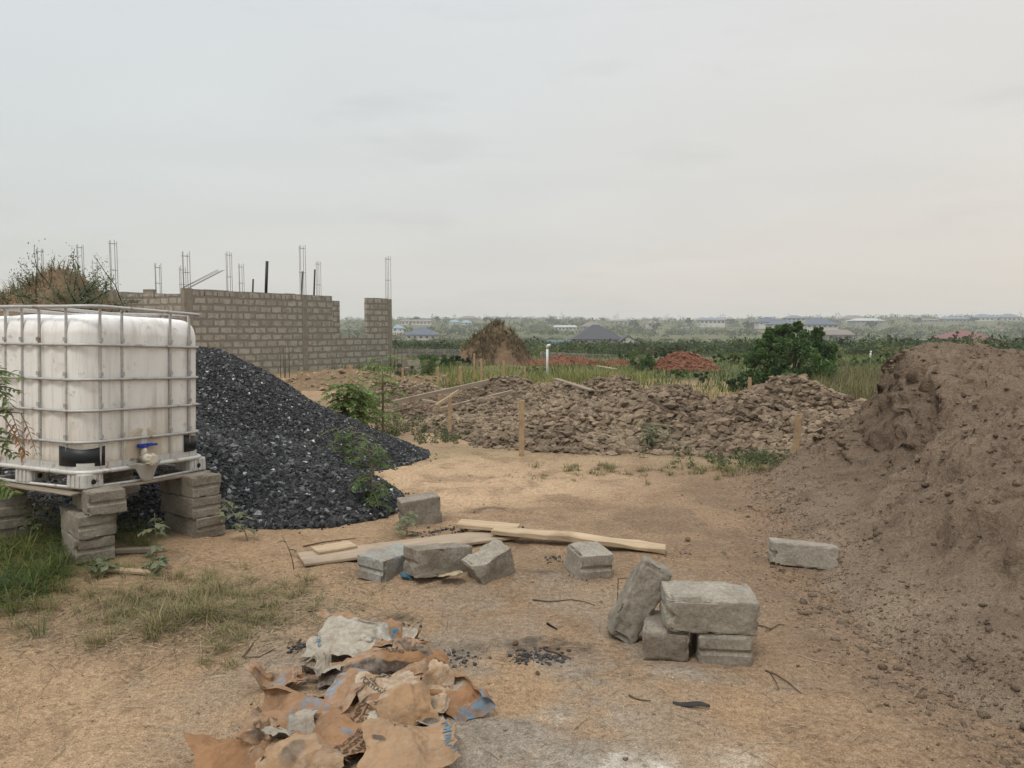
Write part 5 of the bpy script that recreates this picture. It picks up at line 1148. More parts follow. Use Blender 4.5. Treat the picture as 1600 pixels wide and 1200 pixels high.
# ---- grasses (uncountable: stuff)
def patch(name, mat, pts, h, wd, lean, seed, tintk=1.):
    g = np.random.default_rng(seed); x, y = pts; P = np.stack([x, y, terrain(x, y) - .01], -1); hh = h * g.uniform(.45, 1.25, len(x)); V, F, C = blades(P, hh, wd, lean, g); C[:, :3] *= tintk; return V, F, C
def scatter(g, cx, cy, rx, ry, n, clump=None):
    if clump:
        k = max(1, int(n / clump)); a, b_ = g.normal(0, .5, k) * rx + cx, g.normal(0, .5, k) * ry + cy; i = g.integers(0, k, n); return a[i] + g.normal(0, .022, n), b_[i] + g.normal(0, .022, n)
    return g.normal(0, .5, n) * rx + cx, g.normal(0, .5, n) * ry + cy
def off_bank(x, y): return x < np.interp(y, FY, FX) - .05
g = np.random.default_rng(601); b = MB()
for (u, v, ru, rv, n, h, cl) in ((20, 860, 75, 45, 2000, .21, 22), (60, 895, 70, 40, 1300, .17, 20), (10, 930, 70, 22, 700, .16, 18), (120, 850, 40, 25, 420, .16, 14), (215, 850, 20, 12, 120, .10, 10), (235, 800, 25, 14, 200, .1, 12)):
    c_ = G(u, v); x, y = scatter(g, c_[0], c_[1], 1.6 * ru * c_[1] / 1200, 1.6 * rv * c_[1] ** 2 / 1800, n, cl); V, F, C = patch('', 0, (x, y), h, .0048, 1.15, int(u + v)); yl = np.repeat(g.random(n) < .35, 7); C[yl, 0] *= 2.1; C[yl, 1] *= 1.35; C[:, :3] *= .85; b.add(V, F, C)
tag(b.build('green_grass', M['grass'], col=True), kind='stuff')
b = MB()
for (u, v, ru, rv, n, h, cl) in ((300, 935, 115, 36, 1900, .10, 34), (295, 975, 28, 14, 420, .17, 70), (360, 990, 20, 9, 200, .10, 40), (410, 945, 60, 30, 800, .07, 26), (205, 960, 50, 22, 500, .10, 26), (80, 945, 80, 16, 300, .10, 18), (345, 1030, 24, 8, 90, .07, 40), (185, 900, 40, 10, 200, .10, 20), (500, 700, 20, 10, 10, .1, 5)):
    c_ = G(u, v); x, y = scatter(g, c_[0], c_[1], 1.6 * ru * c_[1] / 1200, 1.6 * rv * c_[1] ** 2 / 1800, n, cl); V, F, C = patch('', 0, (x, y), h, .0035, .9, int(u + v)); yl = np.repeat(g.random(n) < .5, 7); C[~yl, :3] *= [.72, .88, .65]; b.add(V, F, C)
for (u, v, ru, rv, n, h, cl) in ((930, 735, 60, 10, 500, .10, 18), (1080, 738, 60, 10, 380, .10, 18), (900, 745, 120, 9, 260, .06, 10), (1150, 735, 60, 10, 420, .12, 18)):
    c_ = G(u, v); x, y = scatter(g, c_[0], c_[1], 1.6 * ru * c_[1] / 1200, 1.2 * rv * c_[1] ** 2 / 1800, n, cl); V, F, C = patch('', 0, (x, y), h, .006, .9, int(u + v)); C[:, 0] *= .75; C[:, 1] *= .85; C[:, 2] *= .7; b.add(V, F, C)
tag(b.build('dry_grass', M['dry'], col=True), kind='stuff')
# low weeds in front of the clods (leafy tufts)
b = MB()
for (u, v, ru, rv, n, h) in ((650, 675, 40, 12, 1500, .14), (690, 690, 30, 8, 900, .10), (735, 672, 45, 10, 900, .12), (600, 668, 40, 12, 1400, .18), (790, 692, 20, 8, 300, .07), (1030, 700, 40, 16, 1100, .16), (1020, 680, 25, 14, 600, .25), (1150, 725, 60, 10, 1200, .12), (1200, 722, 30, 10, 900, .14), (640, 640, 40, 10, 1000, .2), (760, 655, 20, 10, 300, .12)):
    c_ = G(u, v); x, y = scatter(g, c_[0], c_[1], 1.5 * ru * c_[1] / 1200, 1.2 * rv * c_[1] ** 2 / 1800, n, 30); P = np.stack([x, y, terrain(x, y) + h * g.random(n) ** 1.5 * .9], -1); V, F, C = leafcards(P, .038 * g.uniform(.6, 1.3, n), g, .4, .2); b.add(V, F, C)
tag(b.build('low_weeds', M['leaf_weed'], col=True), kind='stuff')
# field grass behind the heaps
b = MB(); n = 26000; y = 19 + 33 * g.random(n) ** 1.3; x = g.uniform(-.42, .68, n) * y + 1; k = (f2(x, y, .25, 3, 47) + .3 * f2(x, y, .9, 2, 63) > -.20) & ~((x < -2.0) & (y < 27)); x, y = x[k], y[k]; n = len(x)
P = np.stack([x, y, terrain(x, y) - .02], -1); t_ = .5 + .5 * f2(x, y, .18, 2, 64); tint = np.stack([g.uniform(.55, 1.1, n) * (.75 + .9 * t_), g.uniform(.6, 1.05, n) * (.85 + .35 * t_), g.uniform(.5, .9, n), np.ones(n)], -1)
V, F, C = blades(P, g.uniform(.10, .34, n) * (1 + .5 * t_), .03, .8, g, tint=tint); b.add(V, F, C); tag(b.build('field_grass', M['grass'], col=True), kind='stuff')
b = MB(); n = 9000; y = g.uniform(14.2, 24, n); x = y * g.uniform(.385, .56, n); k = x > 5.6 - .0 * y; x, y = x[k], y[k]; n = len(x)
V, F, C = blades(np.stack([x, y, terrain(x, y) - .02], -1), g.uniform(.25, .75, n), .014, .45, g); C[:, 0] *= .60; C[:, 1] *= .70; C[:, 2] *= .58; b.add(V, F, C); tag(b.build('tall_yellow_grass', M['dry'], col=True), kind='stuff')
b = MB()
for (u, vt, D, n, h) in ((925, 570, 24, 900, .45), (960, 575, 23, 500, .35), (800, 575, 21, 700, .4), (1050, 592, 17, 700, .35), (760, 575, 24, 700, .5), (700, 580, 22, 600, .4)):
    p = PD(u, 580, D); x, y = g.normal(p[0], .9, n), g.normal(p[1], 1.0, n); V, F, C = blades(np.stack([x, y, terrain(x, y) - .02], -1), h * g.uniform(.5, 1.3, n), .016, .5, g); C[:, 0] *= .8; C[:, 2] *= .6; b.add(V, F, C)
tag(b.build('seeding_grass', M['dry'], col=True), kind='stuff')

# ---- plants with compound leaves (each its own thing)
def frond(b, st_, p0, d, Ld, nl, lw, ll, g, droop=.5, pair=True):
    d = np.array(d, float); d /= np.linalg.norm(d); pts = []
    for k in range(9): t = k / 8; pts.append(p0 + d * Ld * t + np.array([0, 0, -droop * Ld * t * t]))
    pts = np.array(pts); st_.add(*tube(pts, np.linspace(.004, .0015, 9) * max(1, Ld * 2), 4, False))
    side = np.cross(d, [0, 0, 1]); side /= np.linalg.norm(side) + 1e-9
    for i in range(nl):
        t = .15 + .85 * (i + .5) / nl; f = t * 8; a_ = int(min(7, f)); q = pts[a_] + (pts[a_ + 1] - pts[a_]) * (f - a_); tang = pts[a_ + 1] - pts[a_]; tang /= np.linalg.norm(tang)
        for sg in ((-1, 1) if pair else (random.choice((-1, 1)),)):
            ld = side * sg * .85 + tang * .55 + np.array([0, 0, g.normal(0, .22) - .15]); ld /= np.linalg.norm(ld); wv = np.cross(ld, [g.normal(0, .3), g.normal(0, .3), 1]); wv /= np.linalg.norm(wv); L_ = ll * g.uniform(.75, 1.15) * (1 - .35 * abs(t - .5))
            V = np.array([q, q + ld * L_ * .45 + wv * lw * .5 + [0, 0, .002], q + ld * L_ - [0, 0, .25 * L_ * droop], q + ld * L_ * .45 - wv * lw * .5 + [0, 0, .002]]); tn = g.uniform(.75, 1.25); b.add(V, np.array([[0, 1, 2, 3]]), [tn, tn, tn, 1])
def sapling(label, x, y, h, nf, Ld, nl, lw, ll, mat, seed, stems=1, spread=.15, droop=.5, lo=.35, name='sapling', cat='plant', group='saplings and weeds', z=None, stemmat='stem', r=.008, leanto=(0, 0)):
    g = np.random.default_rng(seed); z0 = tz(x, y) if z is None else z; root = empty(name, (x, y, z0), 0, label, cat, group); b, st_ = MB(), MB()
    for s_ in range(stems):
        a_ = g.uniform(0, 6.28); top = np.array([math.cos(a_) * spread * h * (stems > 1) + leanto[0], math.sin(a_) * spread * h * (stems > 1) + leanto[1], h * g.uniform(.8, 1)]) ; mid = top * [.35, .35, .5] + g.normal(0, .015 * h, 3)
        P = np.array([[0, 0, -.03], mid, top]); t = np.linspace(0, 1, 10); Q = np.outer((1 - t) ** 2, P[0]) + np.outer(2 * t * (1 - t), mid * 1.0 + (mid - (P[0] + top) / 2)) + np.outer(t ** 2, top)
        st_.add(*tube(Q, np.linspace(r, r * .35, 10), 6))
        for i in range(nf):
            f = lo + (1 - lo) * (i + g.random() * .6) / nf; q = Q[min(9, int(f * 9.4))]; az = i * 2.4 + g.uniform(-.5, .5); el = g.uniform(.1, .6)
            frond(b, st_, q, [math.cos(az) * math.cos(el), math.sin(az) * math.cos(el), math.sin(el)], Ld * g.uniform(.6, 1.1), nl, lw, ll, g, droop)
    b.build('foliage', M[mat], root, col=True); st_.build('stem', M[stemmat], root, smooth=True); return root
def gp(u, v): q = G(u, v); return q[0], q[1]
p = PD(598, 668, 10.8); sapling('tall slim sapling with a pale stem behind the gravel pile tail', p[0], p[1], 1.15, 28, .34, 9, .036, .08, 'leaf_sap', 701, lo=.35, r=.022)
p = PD(542, 668, 10.2); sapling('bushy light green sapling growing over the gravel pile edge', p[0], p[1], .9, 40, .34, 9, .036, .075, 'leaf_sap', 702, stems=3, spread=.2, lo=.35)
p = PD(575, 645, 11.6); sapling('light green sapling between the bushy one and the slim pale stem', p[0], p[1], .66, 24, .30, 9, .034, .075, 'leaf_sap', 703, stems=2, lo=.3)
p = gp(583, 805); sapling('slender plant with drooping dark leaves in front of the gravel', p[0], p[1], .62, 16, .22, 8, .022, .055, 'leaf', 704, stems=2, spread=.12, lo=.3, r=.007)
p = gp(562, 745); sapling('feathery plant rising in front of the gravel notch', p[0] - .04, p[1] - .4, .68, 18, .22, 8, .02, .045, 'leaf', 705, stems=2, spread=.15, lo=.4, r=.007)
p = gp(640, 838); sapling('small weed at the left foot of the lone block', p[0] - .02, p[1], .22, 9, .12, 4, .025, .05, 'leaf_dusty', 706, lo=.2, r=.004)
p = gp(388, 845); sapling('leafy weed beside the right block stack under the tank', p[0], p[1], .30, 9, .11, 3, .03, .06, 'leaf_dusty', 707, stems=1, lo=.3, leanto=(-.20, .05), r=.005)
p = gp(205, 880); sapling('broad leaved grey green weed at the foot of the near block stack', p[0] + .10, p[1] + .12, .30, 7, .10, 3, .035, .06, 'leaf_dusty', 708, stems=1, lo=.15, r=.005)
p = gp(160, 893); sapling('low broad leaved weed beside the pale wood offcut', p[0], p[1], .08, 8, .12, 3, .045, .065, 'leaf_dusty', 709, stems=1, lo=.1, r=.004)
p = gp(245, 893); sapling('tiny grey green weed right of the pale wood offcut', p[0], p[1], .10, 7, .10, 3, .04, .06, 'leaf_dusty', 710, lo=.1, r=.003)
p = gp(460, 890); sapling('bare reddish stem standing by the end of the wide board', p[0], p[1], .26, 2, .05, 2, .012, .03, 'leaf', 711, lo=.6, r=.004, leanto=(-.08, 0), stemmat='twig')
p = gp(65, 850); sapling('thin yellowing weed between the tank stacks at the left', p[0], p[1], .36, 10, .14, 5, .015, .03, 'leaf_lime', 712, stems=3, spread=.3, lo=.3, r=.004)
p = gp(1020, 705); sapling('feathery grey green weed in front of the clod heaps', p[0], p[1], .42, 20, .20, 6, .02, .04, 'leaf_dusty', 713, stems=3, spread=.3, lo=.2, r=.006)
p = PD(672, 580, 22); sapling('dark sapling right of the scattered blocks near the thin stakes', p[0], p[1], .75, 14, .3, 7, .05, .1, 'leaf', 714, stems=2, lo=.2, r=.012)
# branch entering at the left edge: a young neem-like tree beside the tank
g = np.random.default_rng(720); nx_, ny_ = PD(-40, 900, 3.7)[:2]; z0 = tz(nx_, ny_); root = empty('young_tree', (nx_, ny_, z0), 0, 'young tree at the left edge with green and withered brown leaves by the tank', 'tree'); b, st_, bd = MB(), MB(), MB()
Pm = np.array([[0, 0, -.05], [.0, .02, .5], [-.03, .0, 1.0], [.0, .03, 1.45]]); st_.add(*tube(Pm, [.016, .013, .010, .005], 7))
for (u, v, dead, n_) in ((18, 575, 0, 3), (15, 600, 0, 3), (5, 640, 0, 2), (3, 665, 0, 3), (12, 690, 0, 2), (28, 640, 1, 1), (48, 645, 1, 1), (16, 650, 1, 1), (6, 560, 0, 2), (14, 745, 0, 2), (5, 760, 0, 2)):
    tgt = PD(u, v, 3.62) - [nx_, ny_, z0]; base_ = np.array([0, 0, tgt[2] - .04]); dd = tgt - base_
    for k in range(n_): frond(bd if dead else b, st_, base_ + dd * .55 if not dead else base_ + dd * .85, (dd if not dead else np.array([.25, 0, -.55])) + g.normal(0, .06, 3), np.linalg.norm(dd) * .55 if not dead else .16, 6, .018 if not dead else .014, .05, g, .4)
    st_.add(*tube(np.array([base_, base_ + dd * .6 + [0, 0, .02], base_ + dd * .9]), [.005, .004, .002], 5))
b.build('foliage', M['leaf_lime'], root, col=True); bd.build('withered_foliage', M['leaf_dead'], root, col=True)['label'] = 'withered reddish brown leaves'; st_.build('trunk', M['stem'], root, smooth=True)
# brush on the left mound
g = np.random.default_rng(730); bx, by = -7.62, 13.5; bz = tz(bx, by) + float(Hl(np.array([[bx]]), np.array([[by]]))[0, 0]) - .05
root = empty('scraggly_bush', (bx, by, bz), 0, 'scraggly half dry bush crowning the mound behind the tank', 'shrub'); b, st_ = MB(), MB()
for k in range(44):
    az, el = g.uniform(0, 6.28), g.uniform(.3, 1.45); Ld = g.uniform(.5, 1.15) if k < 36 else g.uniform(1.0, 1.45); d = np.array([math.cos(az) * math.cos(el), math.sin(az) * math.cos(el), math.sin(el)]); p0 = np.array([g.normal(-.1, .32), g.normal(0, .25), -.1 - .1 * abs(g.normal())])
    P = np.array([p0 + d * Ld * t + np.array([0, 0, -.12 * Ld * t * t]) + g.normal(0, .012, 3) for t in np.linspace(0, 1, 7)]); st_.add(*tube(P, np.linspace(.010, .004, 7), 4))
    nl = 150 if k < 36 else 50; t = .25 + .75 * g.random(nl); q = p0 + d * Ld * t[:, None] + g.normal(0, .05, (nl, 3)) + [0, 0, -.06]; V, F, C = leafcards(q, .045 * g.uniform(.6, 1.3, nl), g, .45); b.add(V, F, C)
b.build('foliage', M['leaf_dusty'], root, col=True); st_.build('branches', M['stem'], root, smooth=True)
for o in (root.children[0],): o.data.materials[0] = M['bushleaf'] if 'bushleaf' in M else foliage('half_dry_leaf', (.15, .135, .065, 1), (.22, .18, .095, 1))

# ================================================================== ground litter
def bank_free(x, y): return x < np.interp(y, FY, FX) - .02
g = np.random.default_rng(801); n = 2300; y = 1.9 + 7.5 * g.random(n) ** 1.5; x = g.uniform(-.72, .72, n) * (y + .4); k = bank_free(x, y) & (H_gravel(x, y) < -.05) & (f2(x, y, 1.3, 3, 802) > -.25); x, y = x[k], y[k]
s = .0022 + .011 * g.random(len(x)) ** 6; b = MB(); b.add(*rocks(np.stack([x, y, terrain(x, y) + s * .3], -1), s, g, lo=True, tint=(.5, 1.35))); tag(b.build('soil_crumbs', M['crumb'], col=True), kind='stuff')
# white chips
n = 420; y = 2.0 + 5 * g.random(n); x = g.uniform(-.3, .6, n) * y; k = bank_free(x, y); x, y = x[k], y[k]; s = .0018 + .0035 * g.random(len(x)) ** 2; b = MB(); b.add(*rocks(np.stack([x, y, terrain(x, y) + s * .4], -1), s, g, lo=True, tint=(2.3, 3.6))); tag(b.build('pale_chips', M['crumb'], col=True), kind='stuff')
# charcoal
b = MB()
for (u, v, ru, rv, n, sm) in ((835, 1028, 45, 11, 330, .020), (715, 1030, 35, 12, 190, .015), (620, 990, 34, 12, 260, .018), (465, 1010, 12, 9, 110, .018), (740, 826, 60, 6, 240, .026), (868, 872, 14, 7, 110, .016), (1060, 868, 45, 14, 100, .010), (690, 832, 40, 6, 120, .014), (900, 905, 60, 8, 70, .01)):
    c_ = G(u, v); x = g.normal(c_[0], ru * .6 * c_[1] / 1200, n); y = g.normal(c_[1], rv * .6 * c_[1] ** 2 / 1800, n); s = sm * .8 * (.12 + .88 * g.random(n) ** 4); b.add(*rocks(np.stack([x, y, terrain(x, y) + s * .35], -1), s, g, flat=.6, tint=(.5, 1.8)))
tag(b.build('charcoal', M['charcoal'], col=True), kind='stuff')
# straw bits
b = MB(); n = 5200; y = 1.9 + 5.0 * g.random(n) ** 1.2; x = g.uniform(-.70, .62, n) * y; x[900:] = g.normal(-1.65, .5, n - 900); y[900:] = g.normal(4.1, .34, n - 900); k = bank_free(x, y); x, y = x[k], y[k]; n = len(x); az = g.uniform(0, 3.14, n); L_ = .010 + .075 * g.random(n) ** 3; d = np.stack([np.cos(az), np.sin(az), 0 * az], -1); sd_ = np.stack([-np.sin(az), np.cos(az), 0 * az], -1) * .0012
c_ = np.stack([x, y, terrain(x, y) + .004], -1); V = np.stack([c_ - d * L_[:, None] - sd_, c_ - d * L_[:, None] + sd_, c_ + [0, 0, .004] + sd_, c_ + [0, 0, .004] - sd_, c_ + d * L_[:, None] + sd_, c_ + d * L_[:, None] - sd_], 1)
i0 = (np.arange(n) * 6)[:, None]; tn = np.where(g.random(n) < .45, g.uniform(.12, .3, n), g.uniform(.4, 1.0, n)); b.add(V.reshape(-1, 3), np.concatenate([i0 + [[0, 3, 2, 1]], i0 + [[3, 5, 4, 2]]]), np.repeat(np.stack([tn, tn, tn, tn * 0 + 1], -1), 6, 0)); tag(b.build('straw_litter', M['straw'], col=True), kind='stuff')
# twigs
def twig(label, pts, r=.004, forks=(), mat='twig'):
    P0 = G(*pts[0]); m = MB()
    def to3(L_): return np.array([np.array(G(u, v)) + [0, 0, r * 1.2 + dz] - P0 for (u, v, *z_) in L_ for dz in (z_[0] if z_ else 0,)])
    m.add(*tube(to3(pts), np.linspace(r, r * .5, len(pts)), 6))
    for f in forks: m.add(*tube(to3(f), np.linspace(r * .7, r * .4, len(f)), 5))
    o = m.build('twig', M[mat], smooth=True); o.location = P0; tag(o, label, 'twig', 'fallen twigs'); return o
twig('dark forked twig right of the block heap', [(1178, 978), (1190, 979), (1205, 984), (1216, 977), (1226, 978)], .0045, [[(1205, 984), (1195, 988)]])
twig('thin curved dry stem right of the earth in front of the block heap', [(1196, 1049), (1212, 1055), (1232, 1068), (1252, 1085)], .004, [[(1203, 1052), (1213, 1068), (1217, 1078)]])
twig('short charred stick in the bare sand at the lower centre', [(983, 1088), (992, 1093), (1005, 1096), (1017, 1097)], .0045)
twig('dark thin twig lying left of the leaning slab', [(832, 938), (855, 941), (875, 940), (892, 938)], .0045, [[(892, 938), (912, 941), (930, 947)]])
twig('charred stick at the right end of the charcoal patch', [(852, 1017), (870, 1022), (892, 1031)], .006)
twig('long dark twig in front of the gravel pile', [(474, 855), (500, 849), (530, 845), (556, 842)], .005)
twig('upright dark twig left of the torn bag', [(380, 1028), (392, 1012), (405, 996)], .005, [[(380, 1029), (405, 1028), (430, 1015)]])
twig('pale straw stalk lying left of the leaning slab', [(962, 985, ), (964, 960), (966, 905), (1000, 903)], .003, mat='straw')
twig('pale split stick near the middle of the sand', [(855, 976), (863, 981), (870, 985)], .006, mat='straw')
twig('short dark twig on the sand in front of the dry grass tuft', [(480, 957), (495, 955), (498, 952)], .004)
# burnt feather-like scrap
p = G(1080, 1105); m = MB(); t = np.linspace(-1, 1, 15); wd = .011 * (1 - t ** 2) ** .7 + .0008; V = np.concatenate([np.stack([t * .075, wd, .012 + .006 * np.sin(t * 3)], -1), np.stack([t * .075, -wd, .004 + .006 * np.sin(t * 3)], -1)]); j = np.arange(14); m.add(V, np.stack([j, j + 1, 15 + j + 1, 15 + j], -1)); o = m.build('burnt_scrap', M['charcoal'], smooth=True, col=True); o.location = p + [0, 0, .004]; o.rotation_euler = (0, 0, -.25); s_ = o.modifiers.new('solid', 'SOLIDIFY'); s_.thickness = .003
tag(o, 'black burnt leaf shaped scrap lying on bare sand at lower right', 'scrap')
# blue plastic scraps
M['bluebag'] = simple('blue_plastic_film', (.16, .30, .52, 1), (.10, .20, .40, 1), 20, .4, .3); M['tealbag'] = simple('teal_plastic_film', (.03, .11, .17, 1), (.02, .07, .12, 1), 20, .4, .3); M['foil'] = simple('dirty_wrapper', (.42, .33, .20, 1), (.20, .15, .09, 1), 30, .5, .5)
def scrap(label, u, v, w_, h, mat, seed, name='plastic_scrap', lift=.0):
    p = G(u, v); g = np.random.default_rng(seed); n = 14; X_, Y_ = np.meshgrid(np.linspace(-1, 1, n), np.linspace(-1, 1, n), indexing='ij'); r_ = np.sqrt(X_ ** 2 + Y_ ** 2); z = h * np.clip(1 - r_ ** 2 * .7, 0, 1)
    for _ in range(7): a_ = g.uniform(0, 6.28); z = z + g.uniform(-.4, .5) * h * np.abs(X_ * math.cos(a_) + Y_ * math.sin(a_) - g.uniform(-.5, .5))
    m = MB(); m.add(np.stack([X_ * w_ / 2 * (1 + .2 * noise(np.stack([X_, Y_, X_ * 0 + seed], -1) * 2)), Y_ * w_ * .3, z], -1), grid_faces(n, n)); o = m.build(name, M[mat]); o.location = p + [0, 0, .01 + lift]; s_ = o.modifiers.new('solid', 'SOLIDIFY'); s_.thickness = .003
    tag(o, label, 'scrap', 'litter scraps'); return o
scrap('crumpled light blue plastic bag in the grass left of the near block stack', 75, 790, .09, .05, 'bluebag', 1)
scrap('dark teal plastic scrap tucked under the bluish block', 635, 905, .08, .03, 'tealbag', 2)
scrap('teal plastic strip between the weathered block and the broken chunk', 719, 872, .03, .05, 'tealbag', 3)
scrap('yellowish dirty wrapper in front of the weathered block', 703, 910, .14, .035, 'foil', 4)
# bigger dirt lumps in the open
g = np.random.default_rng(840)
for i, (u, v, s_, lb) in enumerate(((806, 1007, .022, 'reddish dark lump above the charcoal patch'), (812, 1016, .014, 'small black lump touching the charcoal patch'), (840, 1054, .016, 'dark reddish lump below the charcoal patch'), (1075, 845, .03, 'brown clod in the open ground right of the pale plank'), (741, 801, .015, 'small brown lump on the pale sand'), (434, 975, .012, 'dark flat lump on the sand left of the torn bag'))):
    p = G(u, v); V, F, C = rocks(np.array([[0, 0, s_ * .45]]), np.array([s_]), g, flat=.8); m = MB(); m.add(V, F, C * [.6, .55, .55, 1]); o = m.build('dirt_lump', M['crumb'], col=True); o.location = p; sb = o.modifiers.new('subdivision', 'SUBSURF'); sb.levels = 1; sb.render_levels = 2; tag(o, lb, 'clod', 'lumps lying in the open')

# ================================================================== empty cement bags
def paper(name, c1, c2, dust, blue):
    k = NM(name, .8, .2); s = k.sepc(k.attr('print')); n = k.noise(6, 5, .6); n2 = k.noise(28, 5, .7)
    c = k.mix(k.rng(n, .3, .7), c1, c2); c = k.mix(k.math('MULTIPLY', s[0], k.rng(n2, .42, .52)), c, blue); c = k.mix(k.math('MULTIPLY', s[2], .92), c, (.03, .025, .022, 1))
    d_ = k.math('MULTIPLY', k.rng(n2, .38, .6), k.math('ADD', s[1], .0)); c = k.mix(d_, c, dust); c = k.mix(k.rng(k.noise(9, 6, .7), .56, .70, 0, .55), c, (.10, .07, .045, 1)); c = k.mix(k.rng(k.noise(14, 6, .72), .60, .70, 0, .5), c, (.33, .29, .23, 1)); k.color(c)
    vo = []
    for sc_ in (11, 27):
        wn_ = k.n('ShaderNodeTexNoise'); wn_.inputs['Scale'].default_value = sc_ * .8; k.l(k.tc.outputs['Object'], wn_.inputs['Vector']); va = k.n('ShaderNodeVectorMath', operation='MULTIPLY_ADD'); k.l(wn_.outputs['Color'], va.inputs[0]); va.inputs[1].default_value = (.06, .06, .06); k.l(k.tc.outputs['Object'], va.inputs[2])
        v_ = k.n('ShaderNodeTexVoronoi', feature='DISTANCE_TO_EDGE'); v_.inputs['Scale'].default_value = sc_; k.l(va.outputs[0], v_.inputs['Vector']); vo.append(k.rng(v_.outputs['Distance'], 0, .35))
    k.bump(k.math('ADD', vo[0], k.math('MULTIPLY', vo[1], .5)), .24, .016); return k.m
M['ink'] = simple('printed_ink', (.045, .032, .025, 1), (.10, .07, .045, 1), 60, .8, 0); M['ink_blue'] = simple('blue_ink', (.05, .13, .21, 1), (.13, .20, .24, 1), 50, .8, 0)
M['bag_tan'] = paper('kraft_paper', (.29, .158, .078, 1), (.195, .104, .051, 1), (.36, .32, .26, 1), (.125, .18, .235, 1))
M['bag_pale'] = paper('pale_kraft_paper', (.33, .205, .112, 1), (.235, .143, .078, 1), (.46, .41, .33, 1), (.10, .20, .28, 1))
M['bag_inner'] = paper('cement_dusted_paper', (.31, .265, .205, 1), (.20, .165, .125, 1), (.38, .34, .275, 1), (.125, .18, .235, 1))
def facet(x, y, sc, seed):      # creased, piecewise flat paper: linear noise on a warped, skewed lattice
    wx = x + .22 / sc * 2 * noise(np.stack([x * sc * .45, y * sc * .45, 0 * x + seed * .7], -1), 5); wy = y + .22 / sc * 2 * noise(np.stack([x * sc * .45 + 9, y * sc * .45, 0 * x + seed * .7], -1), 6)
    a_ = seed * 1.9; X_, Y_ = (wx * math.cos(a_) + wy * math.sin(a_)) * sc, (-wx * math.sin(a_) + wy * math.cos(a_)) * sc; X_ = X_ + Y_ * .5
    ix, iy = np.floor(X_), np.floor(Y_); fx, fy = X_ - ix, Y_ - iy; hz_ = np.zeros_like(ix) + seed; hh = lambda a, b: _h((ix + a).astype(np.int64), (iy + b).astype(np.int64), hz_.astype(np.int64), seed) - .5
    lo = fx + fy < 1; A, B_, C_, D_ = hh(0, 0), hh(1, 0), hh(0, 1), hh(1, 1)
    return np.where(lo, A + (B_ - A) * fx + (C_ - A) * fy, D_ + (C_ - D_) * (1 - fx) + (B_ - D_) * (1 - fy))
class Bag:
    def __init__(s, W, Hh, seed, amp=.03, ncr=12, curl=0., ragged=.022, roll=0., puff=.015, fold=None, crumple=1.):
        s.W, s.H, s.seed, s.curl, s.rag, s.roll, s.puff, s.fold = W, Hh, seed, curl, ragged, roll, puff, fold; s.k = crumple; g = np.random.default_rng(seed); s.cr = []
        for _ in range(ncr): a_ = g.uniform(0, 6.283); s.cr.append((math.cos(a_), math.sin(a_), g.uniform(-.32, .32), g.normal(0, 1) * amp * 1.1))
        for _ in range(ncr * 2): a_ = g.uniform(0, 6.283); s.cr.append((math.cos(a_), math.sin(a_), g.uniform(-.5, .5), g.normal(0, 1) * amp * .42))
        s.fit = None; g1 = np.linspace(-1, 1, 24); P_, T_ = np.meshgrid(g1, g1, indexing='ij'); A_ = np.column_stack([np.ones(P_.size), P_.ravel(), T_.ravel()])
        s.fit = np.linalg.lstsq(A_, s.zraw(P_, T_)[2].ravel(), rcond=None)[0]
    def zraw(s, p, t):
        p, t = np.asarray(p, float), np.asarray(t, float); x0, y0 = p * s.W / 2, t * s.H / 2; L_ = max(s.W, s.H)
        q = np.stack([p * 1.7, t * 1.7, 0 * p + s.seed * 1.3], -1); x = x0 + s.rag * fbm(q, 3, s.seed) * 2 * np.abs(p); y = y0 + s.rag * fbm(q + 7, 3, s.seed + 1) * 2 * np.abs(t)
        z = 0 * x
        wx, wy = x / L_ + .10 * noise(q * .8, s.seed + 9), y / L_ + .10 * noise(q * .8 + 4, s.seed + 8)
        for (a_, b_, c_, k) in s.cr: z = z + k * (np.abs(a_ * wx + b_ * wy - c_) - .25)
        z = z + .088 * s.k * facet(x, y, 7.5, s.seed) + 0.021 * s.k * facet(x, y, 19, s.seed + 4)
        return x, y, z, y0
    def S(s, p, t):       # p,t in [-1,1]
        p, t = np.asarray(p, float), np.asarray(t, float); x, y, z, y0 = s.zraw(p, t); z = z - (s.fit[0] + s.fit[1] * p + s.fit[2] * t); lim = .06 * s.k; z = lim * np.tanh(z / lim) + .0035 * facet(x, y, 46, s.seed + 8) + .02
        z = z + s.curl * (np.abs(p) ** 3) * .5 + s.roll * np.clip(t, 0, 1) ** 2 + s.puff * np.clip(1 - p * p, 0, 1) * np.clip(1 - t * t, 0, 1)
        if s.fold: # fold the edge over: (axis, start, radius)
            f0, r = s.fold; e_ = np.clip(t - f0, 0, None) * s.H / 2; a_ = np.clip(e_ / r, 0, 2.6); ex = e_ - a_ * r; yb = f0 * s.H / 2
            yn = np.where(e_ > 0, yb + r * np.sin(a_) + ex * np.cos(a_) + (y - y0), y); z = z * 1 + np.where(e_ > 0, r * (1 - np.cos(a_)) + ex * np.sin(a_), 0); y = yn
        return np.stack([x, y, z], -1)
